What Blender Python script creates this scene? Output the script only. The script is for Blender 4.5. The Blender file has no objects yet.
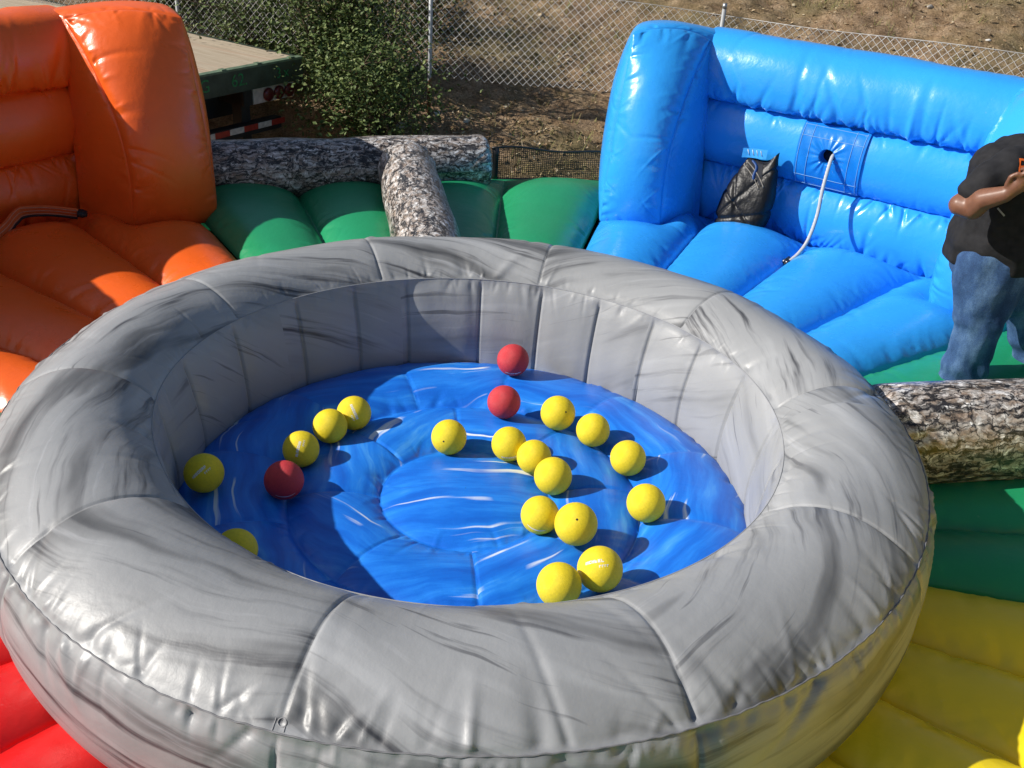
import bpy, bmesh, math, random
import numpy as np
from mathutils import Vector, Matrix
from mathutils.bvhtree import BVHTree

R = math.radians
S = bpy.context.scene
COL = S.collection

# ------------------------------------------------------------------ camera, sky, sun, exposure
CAM_H, PITCH, ROLL, FOC = 2.9, R(29.07), R(3.83), 1000.0
_F = np.array([0, math.cos(PITCH), -math.sin(PITCH)])
_D = np.array([0, -math.sin(PITCH), -math.cos(PITCH)])
_X0 = np.array([1.0, 0, 0])
_X = _X0 * math.cos(ROLL) - _D * math.sin(ROLL)
_Y = _X0 * math.sin(ROLL) + _D * math.cos(ROLL)
CAM = np.array([0, 0, CAM_H])
cam = bpy.data.cameras.new('camera')
cam.sensor_width = 36.0
cam.lens = FOC / 1024 * 36.0
cam.clip_start, cam.clip_end = 0.05, 500
cob = bpy.data.objects.new('camera', cam)
COL.objects.link(cob)
M = Matrix.Identity(4)
for i in range(3):
    M[i][0], M[i][1], M[i][2], M[i][3] = _X[i], -_Y[i], -_F[i], CAM[i]
cob.matrix_world = M
S.camera = cob

SUN_EL, SUN_AZ = R(33.5), R(9)          # light travels towards bearing SUN_AZ (from +X, counter-clockwise)
ldir = Vector((math.cos(SUN_EL) * math.cos(SUN_AZ), math.cos(SUN_EL) * math.sin(SUN_AZ), -math.sin(SUN_EL)))
W = bpy.data.worlds.new('World'); S.world = W; W.use_nodes = True
wn = W.node_tree
bg = wn.nodes['Background']
sky = wn.nodes.new('ShaderNodeTexSky'); sky.sky_type = 'NISHITA'; sky.sun_disc = False
sky.sun_elevation = SUN_EL
sd = -ldir
sky.sun_rotation = math.atan2(sd.x, sd.y)
sky.altitude = 100
wn.links.new(sky.outputs[0], bg.inputs[0])
bg.inputs[1].default_value = 0.074
sl = bpy.data.lights.new('sun', 'SUN'); sl.energy = 5.0; sl.angle = R(0.55); sl.color = (1.0, 0.95, 0.87)
so = bpy.data.objects.new('sun', sl); COL.objects.link(so)
so.rotation_euler = ldir.to_track_quat('-Z', 'Y').to_euler()
S.view_settings.view_transform = 'Standard'
S.view_settings.look = 'None'
S.view_settings.exposure = 0.28
S.view_settings.gamma = 1.0

CX, CY = -0.161, 3.368                    # centre of the game


def ray(px, py):
    return _F + (px - 512) / FOC * _X + (py - 384) / FOC * _Y


def at_z(px, py, z):
    d = ray(px, py)
    return CAM + d * ((z - CAM_H) / d[2])


def at_y(px, py, y):
    d = ray(px, py)
    return CAM + d * (y / d[1])


def at_ap(px, py, ap, ax):
    d = ray(px, py)
    n = np.array([math.cos(R(ax)), math.sin(R(ax)), 0])
    c = np.array([CX, CY, 0])
    return CAM + d * ((ap - (CAM - c) @ n) / (d @ n))


def polar(b, r, z):
    return np.array([CX + r * math.cos(R(b)), CY + r * math.sin(R(b)), z])


def lane_pt(ax, u, v, z):                 # u to the right across the lane, v outwards along it
    a = R(ax)
    return np.array([CX + v * math.cos(a) + u * math.sin(a), CY + v * math.sin(a) - u * math.cos(a), z])


# ------------------------------------------------------------------ object helpers
def link(name, me, mat=None, parent=None, smooth=True):
    o = bpy.data.objects.new(name, me)
    COL.objects.link(o)
    if mat is not None and not me.materials:
        me.materials.append(mat)
    if len(me.polygons):
        me.polygons.foreach_set('use_smooth', [bool(smooth)] * len(me.polygons))
    if parent is not None:
        o.parent = parent
    return o


def tag(o, label, cat, group=None, kind=None):
    if label: o['label'] = label
    if cat: o['category'] = cat
    if group: o['group'] = group
    if kind: o['kind'] = kind
    return o


def thing(name, label, cat, group=None):
    o = bpy.data.objects.new(name, None)
    o.empty_display_size = 0.1
    COL.objects.link(o)
    return tag(o, label, cat, group)


def mesh_np(name, V, F, uv=None, col=None):
    V = np.asarray(V, float); F = np.asarray(F, int)
    me = bpy.data.meshes.new(name)
    n = F.shape[1]
    me.vertices.add(len(V)); me.vertices.foreach_set('co', V.ravel())
    me.loops.add(F.size); me.loops.foreach_set('vertex_index', F.ravel())
    me.polygons.add(len(F))
    me.polygons.foreach_set('loop_start', np.arange(0, F.size, n))
    me.polygons.foreach_set('loop_total', np.full(len(F), n))
    if uv is not None:
        l = me.uv_layers.new(name='UVMap')
        l.data.foreach_set('uv', np.asarray(uv, float).ravel())
    me.update(calc_edges=True)
    me.validate()
    return me


def grid_faces(nu, nv, wrap=False, off=0, flip=False):
    a = np.arange(nu if wrap else nu - 1)
    b = np.arange(nv - 1)
    A, B = np.meshgrid(a, b, indexing='ij')
    A2 = (A + 1) % nu
    f = np.stack([A * nv + B, A2 * nv + B, A2 * nv + B + 1, A * nv + B + 1], -1).reshape(-1, 4)
    if flip: f = f[:, ::-1]
    return f + off


class Acc:                                # collects grids / boxes / tubes into ONE mesh
    def __init__(self): self.V = []; self.F = []; self.UV = []; self.n = 0

    def add(self, V, F, UV=None):
        V = np.asarray(V, float).reshape(-1, 3)
        F = np.asarray(F, int)
        self.V.append(V); self.F.append(F + self.n)
        self.UV.append(np.zeros((F.size, 2)) if UV is None else np.asarray(UV).reshape(-1, 2))
        self.n += len(V)

    def grid(self, P, wrap=False, flip=False, uv=None):
        nu, nv = P.shape[:2]
        F = grid_faces(nu, nv, wrap, 0, flip)
        U = None
        if uv is not None: U = uv.reshape(-1, 2)[F.ravel()]
        self.add(P.reshape(-1, 3), F, U)

    def box(self, c, sx, sy, sz, ax=None):
        ax = np.eye(3) if ax is None else np.asarray(ax)
        v = np.array([[x, y, z] for x in (-.5, .5) for y in (-.5, .5) for z in (-.5, .5)]) * [sx, sy, sz]
        v = v @ ax + np.asarray(c)
        self.add(v, [[0, 1, 3, 2], [4, 6, 7, 5], [0, 4, 5, 1], [2, 3, 7, 6], [0, 2, 6, 4], [1, 5, 7, 3]])

    def tube(self, pts, rad, k=8, caps=True, flat=1.0):
        pts = np.asarray(pts, float); n = len(pts)
        rad = np.broadcast_to(np.asarray(rad, float), (n,))
        T = np.gradient(pts, axis=0); T /= np.linalg.norm(T, axis=1)[:, None] + 1e-9
        up = np.array([0, 0, 1.0]) if abs(T[0][2]) < .9 else np.array([0, 1.0, 0])
        P = np.zeros((k, n, 3))
        for i in range(n):
            s = np.cross(T[i], up); s /= np.linalg.norm(s) + 1e-9
            w = np.cross(s, T[i]); up = w
            for j in range(k):
                a = 2 * math.pi * j / k
                P[j, i] = pts[i] + rad[i] * (s * math.cos(a) + w * math.sin(a) * flat)
        if caps:
            P = np.concatenate([np.broadcast_to(pts[0], (k, 1, 3)), P, np.broadcast_to(pts[-1], (k, 1, 3))], 1)
        self.grid(P, wrap=True, flip=True)

    def build(self, name, mat, parent=None, smooth=True):
        V = np.concatenate(self.V); F = np.concatenate(self.F); U = np.concatenate(self.UV)
        return link(name, mesh_np(name, V, F, U), mat, parent, smooth)


# ------------------------------------------------------------------ wrinkle maths
def pleats(Sx, D, rng, s0, s1, n, amp, wid, length, period=None, slant=0.4, onset=0.02):
    """Creases that leave a seam (D = 0) at random places and die out with distance."""
    out = np.zeros_like(Sx)
    for k in range(n):
        c = rng.uniform(s0, s1)
        L = length * rng.uniform(.35, 1.0) * (1 + (rng.random() < .18) * rng.uniform(.3, 1.2))
        w = wid * rng.uniform(.6, 1.6)
        a = amp * rng.uniform(.35, 1.25) * (1 if rng.random() < .7 else -.8)
        sl = rng.normal(0, slant)
        q = Sx - c - sl * D - .15 * sl * D * D / max(L, .01)
        if period: q = (q + period / 2) % period - period / 2
        ww = w * (1 + .8 * np.clip(D, 0, L) / L)
        x = q / ww
        m = np.abs(x) < 3.2
        if not m.any(): continue
        xm = x[m]; dm = np.clip(D[m], 0, None)
        out[m] -= a * np.exp(-xm * xm) * np.minimum(dm / onset, 1.0) ** .6 * np.clip(1 - dm / L, 0, 1) ** 1.3
    return out


def waves(U, V, rng, n, lo, hi, amp):
    out = np.zeros_like(U)
    for k in range(n):
        f = rng.uniform(lo, hi); a = rng.uniform(0, 2 * math.pi)
        out += np.sin(U * f * math.cos(a) + V * f * math.sin(a) + rng.uniform(0, 6.28))
    return out * amp / math.sqrt(n)


def grid_normals(P, wrap=False):
    if wrap:
        du = np.roll(P, -1, 0) - np.roll(P, 1, 0)
    else:
        du = np.gradient(P, axis=0)
    dv = np.gradient(P, axis=1)
    N = np.cross(du, dv)
    return N / (np.linalg.norm(N, axis=2)[..., None] + 1e-12)


def smoothstep(a, b, x):
    t = np.clip((x - a) / (b - a), 0, 1)
    return t * t * (3 - 2 * t)


def tube_prof(x, p=2.0, q=.62):           # x in -1..1 across a tube, 0 at the seams
    return np.clip(1 - np.abs(x) ** p, 0, 1) ** q


def catmull(pts, n):
    pts = np.asarray(pts, float)
    P = np.vstack([2 * pts[0] - pts[1], pts, 2 * pts[-1] - pts[-2]])
    d = np.linalg.norm(np.diff(pts, axis=0), axis=1); cum = np.r_[0, np.cumsum(d)]
    out = []
    for s in np.linspace(0, cum[-1], n):
        i = min(np.searchsorted(cum, s, 'right') - 1, len(pts) - 2)
        t = (s - cum[i]) / d[i]
        a, b, c, e = P[i], P[i + 1], P[i + 2], P[i + 3]
        out.append(.5 * (2 * b + (c - a) * t + (2 * a - 5 * b + 4 * c - e) * t * t + (3 * b - a - 3 * c + e) * t ** 3))
    return np.array(out)


# ------------------------------------------------------------------ materials
class NT:
    def __init__(self, name):
        self.m = bpy.data.materials.new(name); self.m.use_nodes = True
        self.t = self.m.node_tree; self.b = self.t.nodes['Principled BSDF']

    def n(self, typ, **kw):
        o = self.t.nodes.new(typ)
        for k, v in kw.items():
            if k.startswith('i_'):
                key = k[2:]
                o.inputs[int(key) if key.isdigit() else key.replace('_', ' ')].default_value = v
            else: setattr(o, k, v)
        return o

    def l(self, a, b): self.t.links.new(a, b)

    def ramp(self, fac, stops, interp='LINEAR'):
        r = self.n('ShaderNodeValToRGB'); e = r.color_ramp.elements
        r.color_ramp.interpolation = interp
        while len(e) < len(stops): e.new(.5)
        for k, (p, c) in enumerate(stops):
            e[k].position = p
            e[k].color = (c, c, c, 1) if isinstance(c, (int, float)) else (*c, 1)
        self.l(fac, r.inputs[0]); return r.outputs[0]

    def mix(self, fac, a, b, mode='MIX'):
        m = self.n('ShaderNodeMix', data_type='RGBA', blend_type=mode)
        for s, v in ((m.inputs[0], fac), (m.inputs[6], a), (m.inputs[7], b)):
            if hasattr(v, 'is_linked'): self.l(v, s)
            elif isinstance(v, (int, float)): s.default_value = v
            else: s.default_value = (*v, 1)
        return m.outputs[2]

    def noise(self, vec, scale, detail=3, rough=.5, dist=0.0, out=0):
        o = self.n('ShaderNodeTexNoise'); o.inputs['Scale'].default_value = scale
        o.inputs['Detail'].default_value = detail; o.inputs['Roughness'].default_value = rough
        o.inputs['Distortion'].default_value = dist
        if vec is not None: self.l(vec, o.inputs['Vector'])
        return o.outputs[out]

    def mapping(self, vec, scale=(1, 1, 1), loc=(0, 0, 0), rot=(0, 0, 0)):
        o = self.n('ShaderNodeMapping'); o.inputs['Scale'].default_value = scale
        o.inputs['Location'].default_value = loc; o.inputs['Rotation'].default_value = rot
        self.l(vec, o.inputs['Vector']); return o.outputs[0]

    def coord(self, which='Object'):
        return self.n('ShaderNodeTexCoord').outputs[which]

    def bump(self, h, strength=.3, dist=.01):
        b = self.n('ShaderNodeBump'); b.inputs['Strength'].default_value = strength
        b.inputs['Distance'].default_value = dist
        self.l(h, b.inputs['Height']); self.l(b.outputs[0], self.b.inputs['Normal'])

    def set(self, col=None, rough=None, spec=None, metal=None):
        if col is not None:
            if hasattr(col, 'is_linked'): self.l(col, self.b.inputs['Base Color'])
            else: self.b.inputs['Base Color'].default_value = (*col, 1)
        if rough is not None:
            if hasattr(rough, 'is_linked'): self.l(rough, self.b.inputs['Roughness'])
            else: self.b.inputs['Roughness'].default_value = rough
        if spec is not None: self.b.inputs['Specular IOR Level'].default_value = spec
        if metal is not None: self.b.inputs['Metallic'].default_value = metal
        return self.m


def simple(name, col, rough=.5, spec=.5, metal=0, vary=.0, scale=30, bump=0):
    t = NT(name)
    if vary:
        f = t.noise(t.coord(), scale, 5, .6)
        c = t.ramp(f, [(.3, tuple(x * (1 - vary) for x in col)), (.7, tuple(min(1, x * (1 + vary)) for x in col))])
        t.set(c)
    else: t.set(col)
    if bump: t.bump(t.noise(t.coord(), scale * 2, 4), bump, .004)
    return t.set(None, rough, spec, metal)


def vinyl(name, col, rough=.3, dirt=.12):
    t = NT(name)
    co = t.coord()
    f = t.noise(co, 2.3, 6, .62)
    d = t.ramp(f, [(.3, 1 - dirt), (.62, 1.0)])
    c = t.mix(1.0, col, d, 'MULTIPLY')
    sc = t.noise(t.mapping(co, (1, 1, 1)), 34, 4, .7)        # scuffs
    c = t.mix(t.ramp(sc, [(.66, 0.0), (.8, .10)]), c, (.75, .72, .68))
    r = t.ramp(t.noise(co, 6, 4), [(.3, rough - .05), (.7, rough + .09)])
    t.set(c, r, .5)
    h = t.noise(co, 26, 4, .6)
    h2 = t.noise(co, 260, 2, .5)
    s = t.n('ShaderNodeMath', operation='MULTIPLY_ADD'); t.l(h2, s.inputs[0]); s.inputs[1].default_value = .10; t.l(h, s.inputs[2])
    t.bump(s.outputs[0], .16, .012)
    return t.m


def marble(name, kind):
    """Printed vinyl: streaks of the airbrushed pattern run along U of the UV map."""
    t = NT(name)
    uv = t.coord('UV')
    warp = t.noise(uv, 1.5, 3, .5, 0, 1)
    ad = t.n('ShaderNodeVectorMath', operation='MULTIPLY_ADD'); t.l(warp, ad.inputs[0]); ad.inputs[1].default_value = (.16, .16, 0) if kind != 'blue' else (.28, .28, 0); t.l(uv, ad.inputs[2])
    v = ad.outputs[0]
    plain = kind == 'plain_grey'
    if kind != 'blue':
        a = t.noise(t.mapping(v, (.50, 3.6, 1)), 1.7, 3, .55)
        b = t.noise(t.mapping(v, (.55, 9.0, 1), (3.1, 1.7, 0)), 2.0, 4, .6)
        d = t.noise(t.mapping(v, (.8, 16.0, 1), (1.1, 6.7, 0)), 1.8, 3, .55)
        gate = t.noise(t.mapping(v, (.6, 1.6, 1), (9, 4, 0)), 1.5, 2)
        c = t.ramp(a, [(.25, .17), (.36, .255), (.45, .30), (.60, .315), (.70, .36)] if plain else [(.29, .085), (.375, .16), (.455, .285), (.58, .31), (.70, .38)])
        g = t.ramp(gate, [(.34, 1.0), (.46, 0.0)] if plain else [(.47, 1.0), (.64, 0.0)])
        s1 = t.ramp(b, [(.31, 1.0), (.36, .75), (.42, .25), (.48, 0.0)])
        s2 = t.ramp(d, [(.33, .8), (.385, 0.0)])
        f1 = t.mix(1.0, s1, g, 'MULTIPLY')
        f2 = t.mix(1.0, s2, t.ramp(gate, [(.44, 0.0), (.6, 1.0)]), 'MULTIPLY')
        c = t.mix(f1, c, (.045, .045, .05))
        c = t.mix(f2, c, (.11, .11, .115))
        c = t.mix(t.ramp(b, [(.62, 0.0), (.72, .45)]), c, (.44, .44, .45))
        c = t.mix(1.0, c, (.955, .975, 1.0), 'MULTIPLY')
        t.set(c, t.ramp(t.noise(uv, 5, 3), [(.3, .38), (.7, .50)]), .48)
    else:
        a = t.noise(t.mapping(v, (1.1, 8.0, 1)), 1.6, 4, .6)
        b = t.noise(t.mapping(v, (.50, 11.0, 1), (4, 2, 0)), 2.0, 2.5, .5)
        c = t.ramp(a, [(.30, (.007, .11, .55)), (.45, (.009, .15, .66)), (.58, (.018, .215, .78)), (.68, (.06, .31, .82)), (.78, (.25, .50, .87))])
        w = t.ramp(b, [(.615, 0.0), (.645, .5), (.68, 1.0)])
        w2 = t.ramp(t.noise(t.mapping(v, (1.6, 2.2, 1), (7, 7, 0)), 1.6, 2), [(.46, 0.0), (.56, 1.0)])
        f = t.n('ShaderNodeMath', operation='MULTIPLY'); t.l(w, f.inputs[0]); t.l(w2, f.inputs[1])
        c = t.mix(f.outputs[0], c, (.74, .80, .88))
        t.set(c, .36, .45)
    h = t.noise(uv, 22, 4, .6)
    t.bump(h, .14, .012)
    return t.m


def bark(name):
    t = NT(name)
    uv = t.coord('UV')
    warp = t.noise(uv, 7, 5, .65, 0, 1)
    ad = t.n('ShaderNodeVectorMath', operation='MULTIPLY_ADD'); t.l(warp, ad.inputs[0]); ad.inputs[1].default_value = (.16, .11, 0); t.l(uv, ad.inputs[2])
    v = t.mapping(ad.outputs[0], (1.4, 1.4, 1))

    def ridge(vec, scale, lo, hi, det):
        n_ = t.noise(vec, scale, det, .6)
        m1 = t.n('ShaderNodeMath', operation='SUBTRACT'); t.l(n_, m1.inputs[0]); m1.inputs[1].default_value = .5
        m2 = t.n('ShaderNodeMath', operation='ABSOLUTE'); t.l(m1.outputs[0], m2.inputs[0])
        return t.ramp(m2.outputs[0], [(lo, 0.0), (hi, 1.0)])
    long = ridge(t.mapping(v, (.8, 4.4, 1)), 2.6, .006, .045, 3)
    cross = ridge(t.mapping(v, (2.6, 1.5, 1), (5, 3, 0)), 2.9, .003, .026, 3)
    fine = t.noise(t.mapping(v, (1, 1.5, 1)), 30, 6, .72)
    patch = t.noise(t.mapping(v, (1, 1.6, 1), (2, 8, 0)), 13, 3, .6)
    tint = t.noise(t.mapping(v, (1, 1.6, 1), (6, 1, 0)), 7, 3, .6)
    base = t.ramp(patch, [(.30, (.13, .095, .07)), (.42, (.25, .20, .155)), (.50, (.37, .34, .31)), (.58, (.50, .48, .45)), (.68, (.68, .67, .66))])
    c = t.mix(t.ramp(tint, [(.42, 0.0), (.60, .38)]), base, (.28, .20, .15))
    c = t.mix(1.0, c, t.ramp(fine, [(.34, .10), (.46, .70), (.56, 1.15), (.68, 1.6)]), 'MULTIPLY')
    c = t.mix(1.0, c, long, 'MULTIPLY'); c = t.mix(1.0, c, cross, 'MULTIPLY')
    c = t.mix(t.ramp(t.noise(t.mapping(v, (1, 3, 1), (3, 3, 0)), 4.5, 4, .65), [(.36, .92), (.44, 0.0)]), c, (.012, .011, .012))
    c = t.mix(1.0, c, (1.18, 1.19, 1.22), 'MULTIPLY')
    c = t.mix(1.0, c, (.014, .013, .014), 'ADD')
    t.set(c, .36, .5)
    t.bump(t.noise(uv, 30, 3), .12, .01)
    return t.m


MAT = {}
MAT['grey'] = marble('grey_marbled_vinyl', 'grey')
MAT['grey_plain'] = marble('plain_grey_vinyl', 'plain_grey')
MAT['pool'] = marble('blue_streaked_vinyl', 'blue')
MAT['blue'] = vinyl('blue_vinyl', (.030, .33, .84), .24, .08)
MAT['orange'] = vinyl('orange_vinyl', (.86, .130, .016), .30)
MAT['green'] = vinyl('green_vinyl', (.014, .27, .11), .34)
MAT['yellow'] = vinyl('yellow_vinyl', (.86, .66, .014), .34)
MAT['red'] = vinyl('red_vinyl', (.72, .012, .012), .28)
MAT['bark'] = bark('printed_bark_vinyl')
MAT['seam'] = simple('grey_thread', (.16, .16, .17), .7)
MAT['black_cloth'] = simple('black_nylon', (.012, .012, .013), .45, .5, 0, .3, 20, .3)
MAT['metal'] = simple('galvanised_steel', (.42, .43, .44), .42, .5, .75, .15, 12)
MAT['white_ink'] = simple('white_ink', (.78, .78, .76), .55)
MAT['dark'] = simple('dark_valve', (.012, .012, .012), .7)


def ball_mat(name, col):
    t = NT(name)
    co = t.coord()
    f = t.noise(co, 9, 4, .6)
    c = t.ramp(f, [(.3, tuple(x * .86 for x in col)), (.7, col)])
    c = t.mix(t.ramp(t.noise(co, 3.1, 6, .7), [(.58, 0.0), (.74, .20)]), c, tuple(x * .6 + .05 for x in col))
    t.set(c, .52, .4)
    vo = t.n('ShaderNodeTexVoronoi'); vo.inputs['Scale'].default_value = 46; t.l(co, vo.inputs['Vector'])
    t.bump(vo.outputs['Distance'], .35, .012)
    return t.m


MAT['ball_yellow'] = ball_mat('yellow_rubber', (.92, .715, .020))
MAT['ball_red'] = ball_mat('red_rubber', (.62, .045, .055))

# ------------------------------------------------------------------ ground and bank
_grng = np.random.default_rng(5)


def ground_z(x, y):
    x = np.asarray(x, float); y = np.asarray(y, float)
    z = smoothstep(7.7, 9.5, y) * .36 + .31 * np.clip(y - 9.4, 0, 30)
    left = 1 - smoothstep(-2.7, -1.25, x)
    z = z - .62 * left * smoothstep(7.2, 8.3, y) * (1 - smoothstep(9.6, 12.5, y))
    right = smoothstep(2.0, 5.0, x) * smoothstep(6.0, 8.0, y)
    z = z + .25 * right
    f = smoothstep(7.6, 8.8, y)
    z = z + f * (.05 * np.sin(x * 1.7 + y * .9) + .035 * np.sin(x * 3.9 - y * 2.7 + 1) + .02 * np.sin(x * 8.1 + y * 7.3)
                 + .012 * np.sin(x * 17 - y * 13) + .010 * np.sin(x * 23 + y * 29))
    return z


def build_ground():
    xs = np.unique(np.r_[np.linspace(-60, -6, 30), np.linspace(-6, 9, 260), np.linspace(9, 60, 30)])
    ys = np.unique(np.r_[np.linspace(-40, 7, 24), np.linspace(7, 16, 200), np.linspace(16, 70, 40)])
    X, Y = np.meshgrid(xs, ys, indexing='ij')
    P = np.stack([X, Y, ground_z(X, Y)], -1)
    t = NT('dry_dirt')
    co = t.coord()
    a = t.noise(co, .9, 6, .62)
    b = t.noise(co, 7, 7, .7)
    c = t.noise(co, 46, 5, .75)
    col = t.ramp(b, [(.25, (.12, .072, .040)), (.45, (.25, .165, .095)), (.6, (.35, .245, .155)), (.78, (.46, .37, .26))])
    col = t.mix(t.ramp(a, [(.42, 0.0), (.62, .6)]), col, (.16, .145, .065))
    col = t.mix(1.0, col, t.ramp(c, [(.28, .35), (.5, 1.0), (.72, 1.6)]), 'MULTIPLY')
    t.set(col, .95, .15)
    t.bump(c, .9, .03)
    o = link('ground', mesh_np('ground', P.reshape(-1, 3), grid_faces(len(xs), len(ys))), t.m)
    o['kind'] = 'structure'


build_ground()


def build_litter():
    rng = np.random.default_rng(11)
    n = 15000
    x = rng.uniform(-2.2, 8.5, n); y = 8.3 + 8.0 * rng.random(n) ** 1.25
    z = ground_z(x, y)
    L = rng.uniform(.012, .05, n); w = L * rng.uniform(.2, .7, n)
    twig = rng.random(n) < .22
    L[twig] *= 2.6; w[twig] = .004
    a = rng.uniform(0, 6.28, n); tl = rng.normal(0, .55, n); rl = rng.normal(0, .6, n)
    d = np.stack([np.cos(a), np.sin(a), np.sin(tl) * .7], -1); e = np.stack([-np.sin(a), np.cos(a), np.sin(rl)], -1)
    c = np.stack([x, y, z + .012 + np.abs(np.sin(tl)) * L * .4], -1)
    V = np.stack([c - d * L[:, None] / 2 - e * w[:, None] / 3, c + d * L[:, None] / 2 - e * w[:, None] / 3,
                  c + d * L[:, None] / 2.4 + e * w[:, None] / 2, c - d * L[:, None] / 2.6 + e * w[:, None] / 2], 1)
    F = np.arange(4 * n).reshape(n, 4)
    t = NT('dry_leaf_litter')
    f = t.noise(t.coord(), 24, 2, .5)
    g = t.noise(t.coord(), 3, 3, .5)
    col = t.ramp(f, [(.3, (.09, .05, .03)), (.42, (.24, .15, .08)), (.52, (.40, .30, .18)), (.62, (.55, .47, .34)), (.74, (.30, .27, .13))])
    col = t.mix(t.ramp(g, [(.52, 0.0), (.7, .5)]), col, (.10, .12, .03))
    t.set(col, .8, .2)
    o = link('leaf_litter', mesh_np('leaf_litter', V.reshape(-1, 3), F), t.m, smooth=False)
    tag(o, 'dry brown leaf litter and twigs on the dirt bank', 'leaf litter', None, 'stuff')
    # dry grass tufts
    n = 5200
    x = rng.uniform(-1.6, 8.5, n); y = 8.35 + 7.5 * rng.random(n) ** 1.2
    keep = (np.sin(x * 1.9 + 1) + np.sin(y * 2.3 + x) + rng.normal(0, .7, n)) > .5
    x, y = x[keep], y[keep]; n = len(x)
    Vs = []
    z = ground_z(x, y)
    for k in range(3):
        a = rng.uniform(0, 6.28, n); h = rng.uniform(.03, .11, n); w = .004
        ox, oy = rng.normal(0, .02, n), rng.normal(0, .02, n)
        b = np.stack([x + ox, y + oy, z - .005], -1)
        tip = b + np.stack([np.cos(a) * h * .7, np.sin(a) * h * .7, h], -1)
        s = np.stack([-np.sin(a), np.cos(a), 0 * a], -1) * w
        Vs.append(np.stack([b - s, b + s, tip + s * .3, tip - s * .3], 1))
    V = np.concatenate(Vs).reshape(-1, 3)
    t = NT('dry_grass')
    t.set(t.ramp(t.noise(t.coord(), 2.2, 3), [(.35, (.30, .24, .12)), (.5, (.20, .19, .07)), (.66, (.09, .13, .03))]), .8, .2)
    o = link('dry_grass', mesh_np('dry_grass', V, np.arange(len(V)).reshape(-1, 4)), t.m, smooth=False)
    tag(o, 'short dry grass growing on the dirt bank', 'grass', None, 'stuff')


build_litter()


def build_stone(px, py, size, seed, label, col):
    rng = np.random.default_rng(seed)
    p = None
    d = ray(px, py)
    for k in np.linspace(7.5, 16, 1200):
        q = CAM + d * k
        if q[2] <= ground_z(q[0], q[1]): p = q; break
    bm = bmesh.new(); bmesh.ops.create_icosphere(bm, subdivisions=3, radius=1)
    ph = rng.uniform(0, 6, 9); sc = np.array([1, .75, .55]) * size
    for v in bm.verts:
        c = v.co
        r = 1 + .18 * math.sin(c.x * 2.3 + ph[0] + c.y * 1.4) + .12 * math.sin(c.y * 3.7 + ph[1]) + .1 * math.sin(c.z * 4.1 + c.x * 2 + ph[2]) + .05 * math.sin(c.x * 9 + c.y * 8 + ph[3])
        v.co = Vector((c.x * r * sc[0], c.y * r * sc[1], c.z * r * sc[2]))
    me = bpy.data.meshes.new('stone'); bm.to_mesh(me); bm.free()
    o = link('stone', me, simple('stone', col, .85, .2, 0, .35, 22, .5))
    o.location = (p[0], p[1], float(ground_z(p[0], p[1])) + size * .25); o.rotation_euler = (0, 0, rng.uniform(0, 6))
    tag(o, label, 'stone', 'loose stones on the dirt bank')


build_stone(400, 128, .075, 1, 'grey angular stone beside the foot of the fence post', (.36, .35, .30))
build_stone(437, 114, .030, 2, 'small white pebble just right of the fence post foot', (.68, .67, .64))
build_stone(466, 122, .034, 3, 'small pale stone on the dirt behind the end of the long log', (.50, .47, .40))
build_stone(540, 133, .032, 4, 'tan stone on the dirt above the black net', (.40, .31, .20))
build_stone(988, 41, .028, 5, 'white pebble on the slope above the drooping fence, far right', (.62, .60, .56))
build_stone(930, 8, .045, 6, 'grey stone at the top of the slope behind the blue wall', (.36, .33, .29))


# ------------------------------------------------------------------ chain-link fence
FENCE = [(-8.5, 12.6), (-5.2, 11.2), (-3.2, 10.4), (-.97, 9.70), (.4, 9.66), (1.63, 9.50), (2.6, 8.98), (3.95, 8.40), (7.5, 7.0)]
F_TOP = [(-9, 1.95), (-1, 1.66), (0, 1.60), (1.6, 1.545), (3.9, 1.55), (8, 1.55)]
F_BOT = [(-9, .95), (-1.45, .85), (-.95, .83), (.65, .72), (1.6, .68), (4, .62), (8, .6)]


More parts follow.
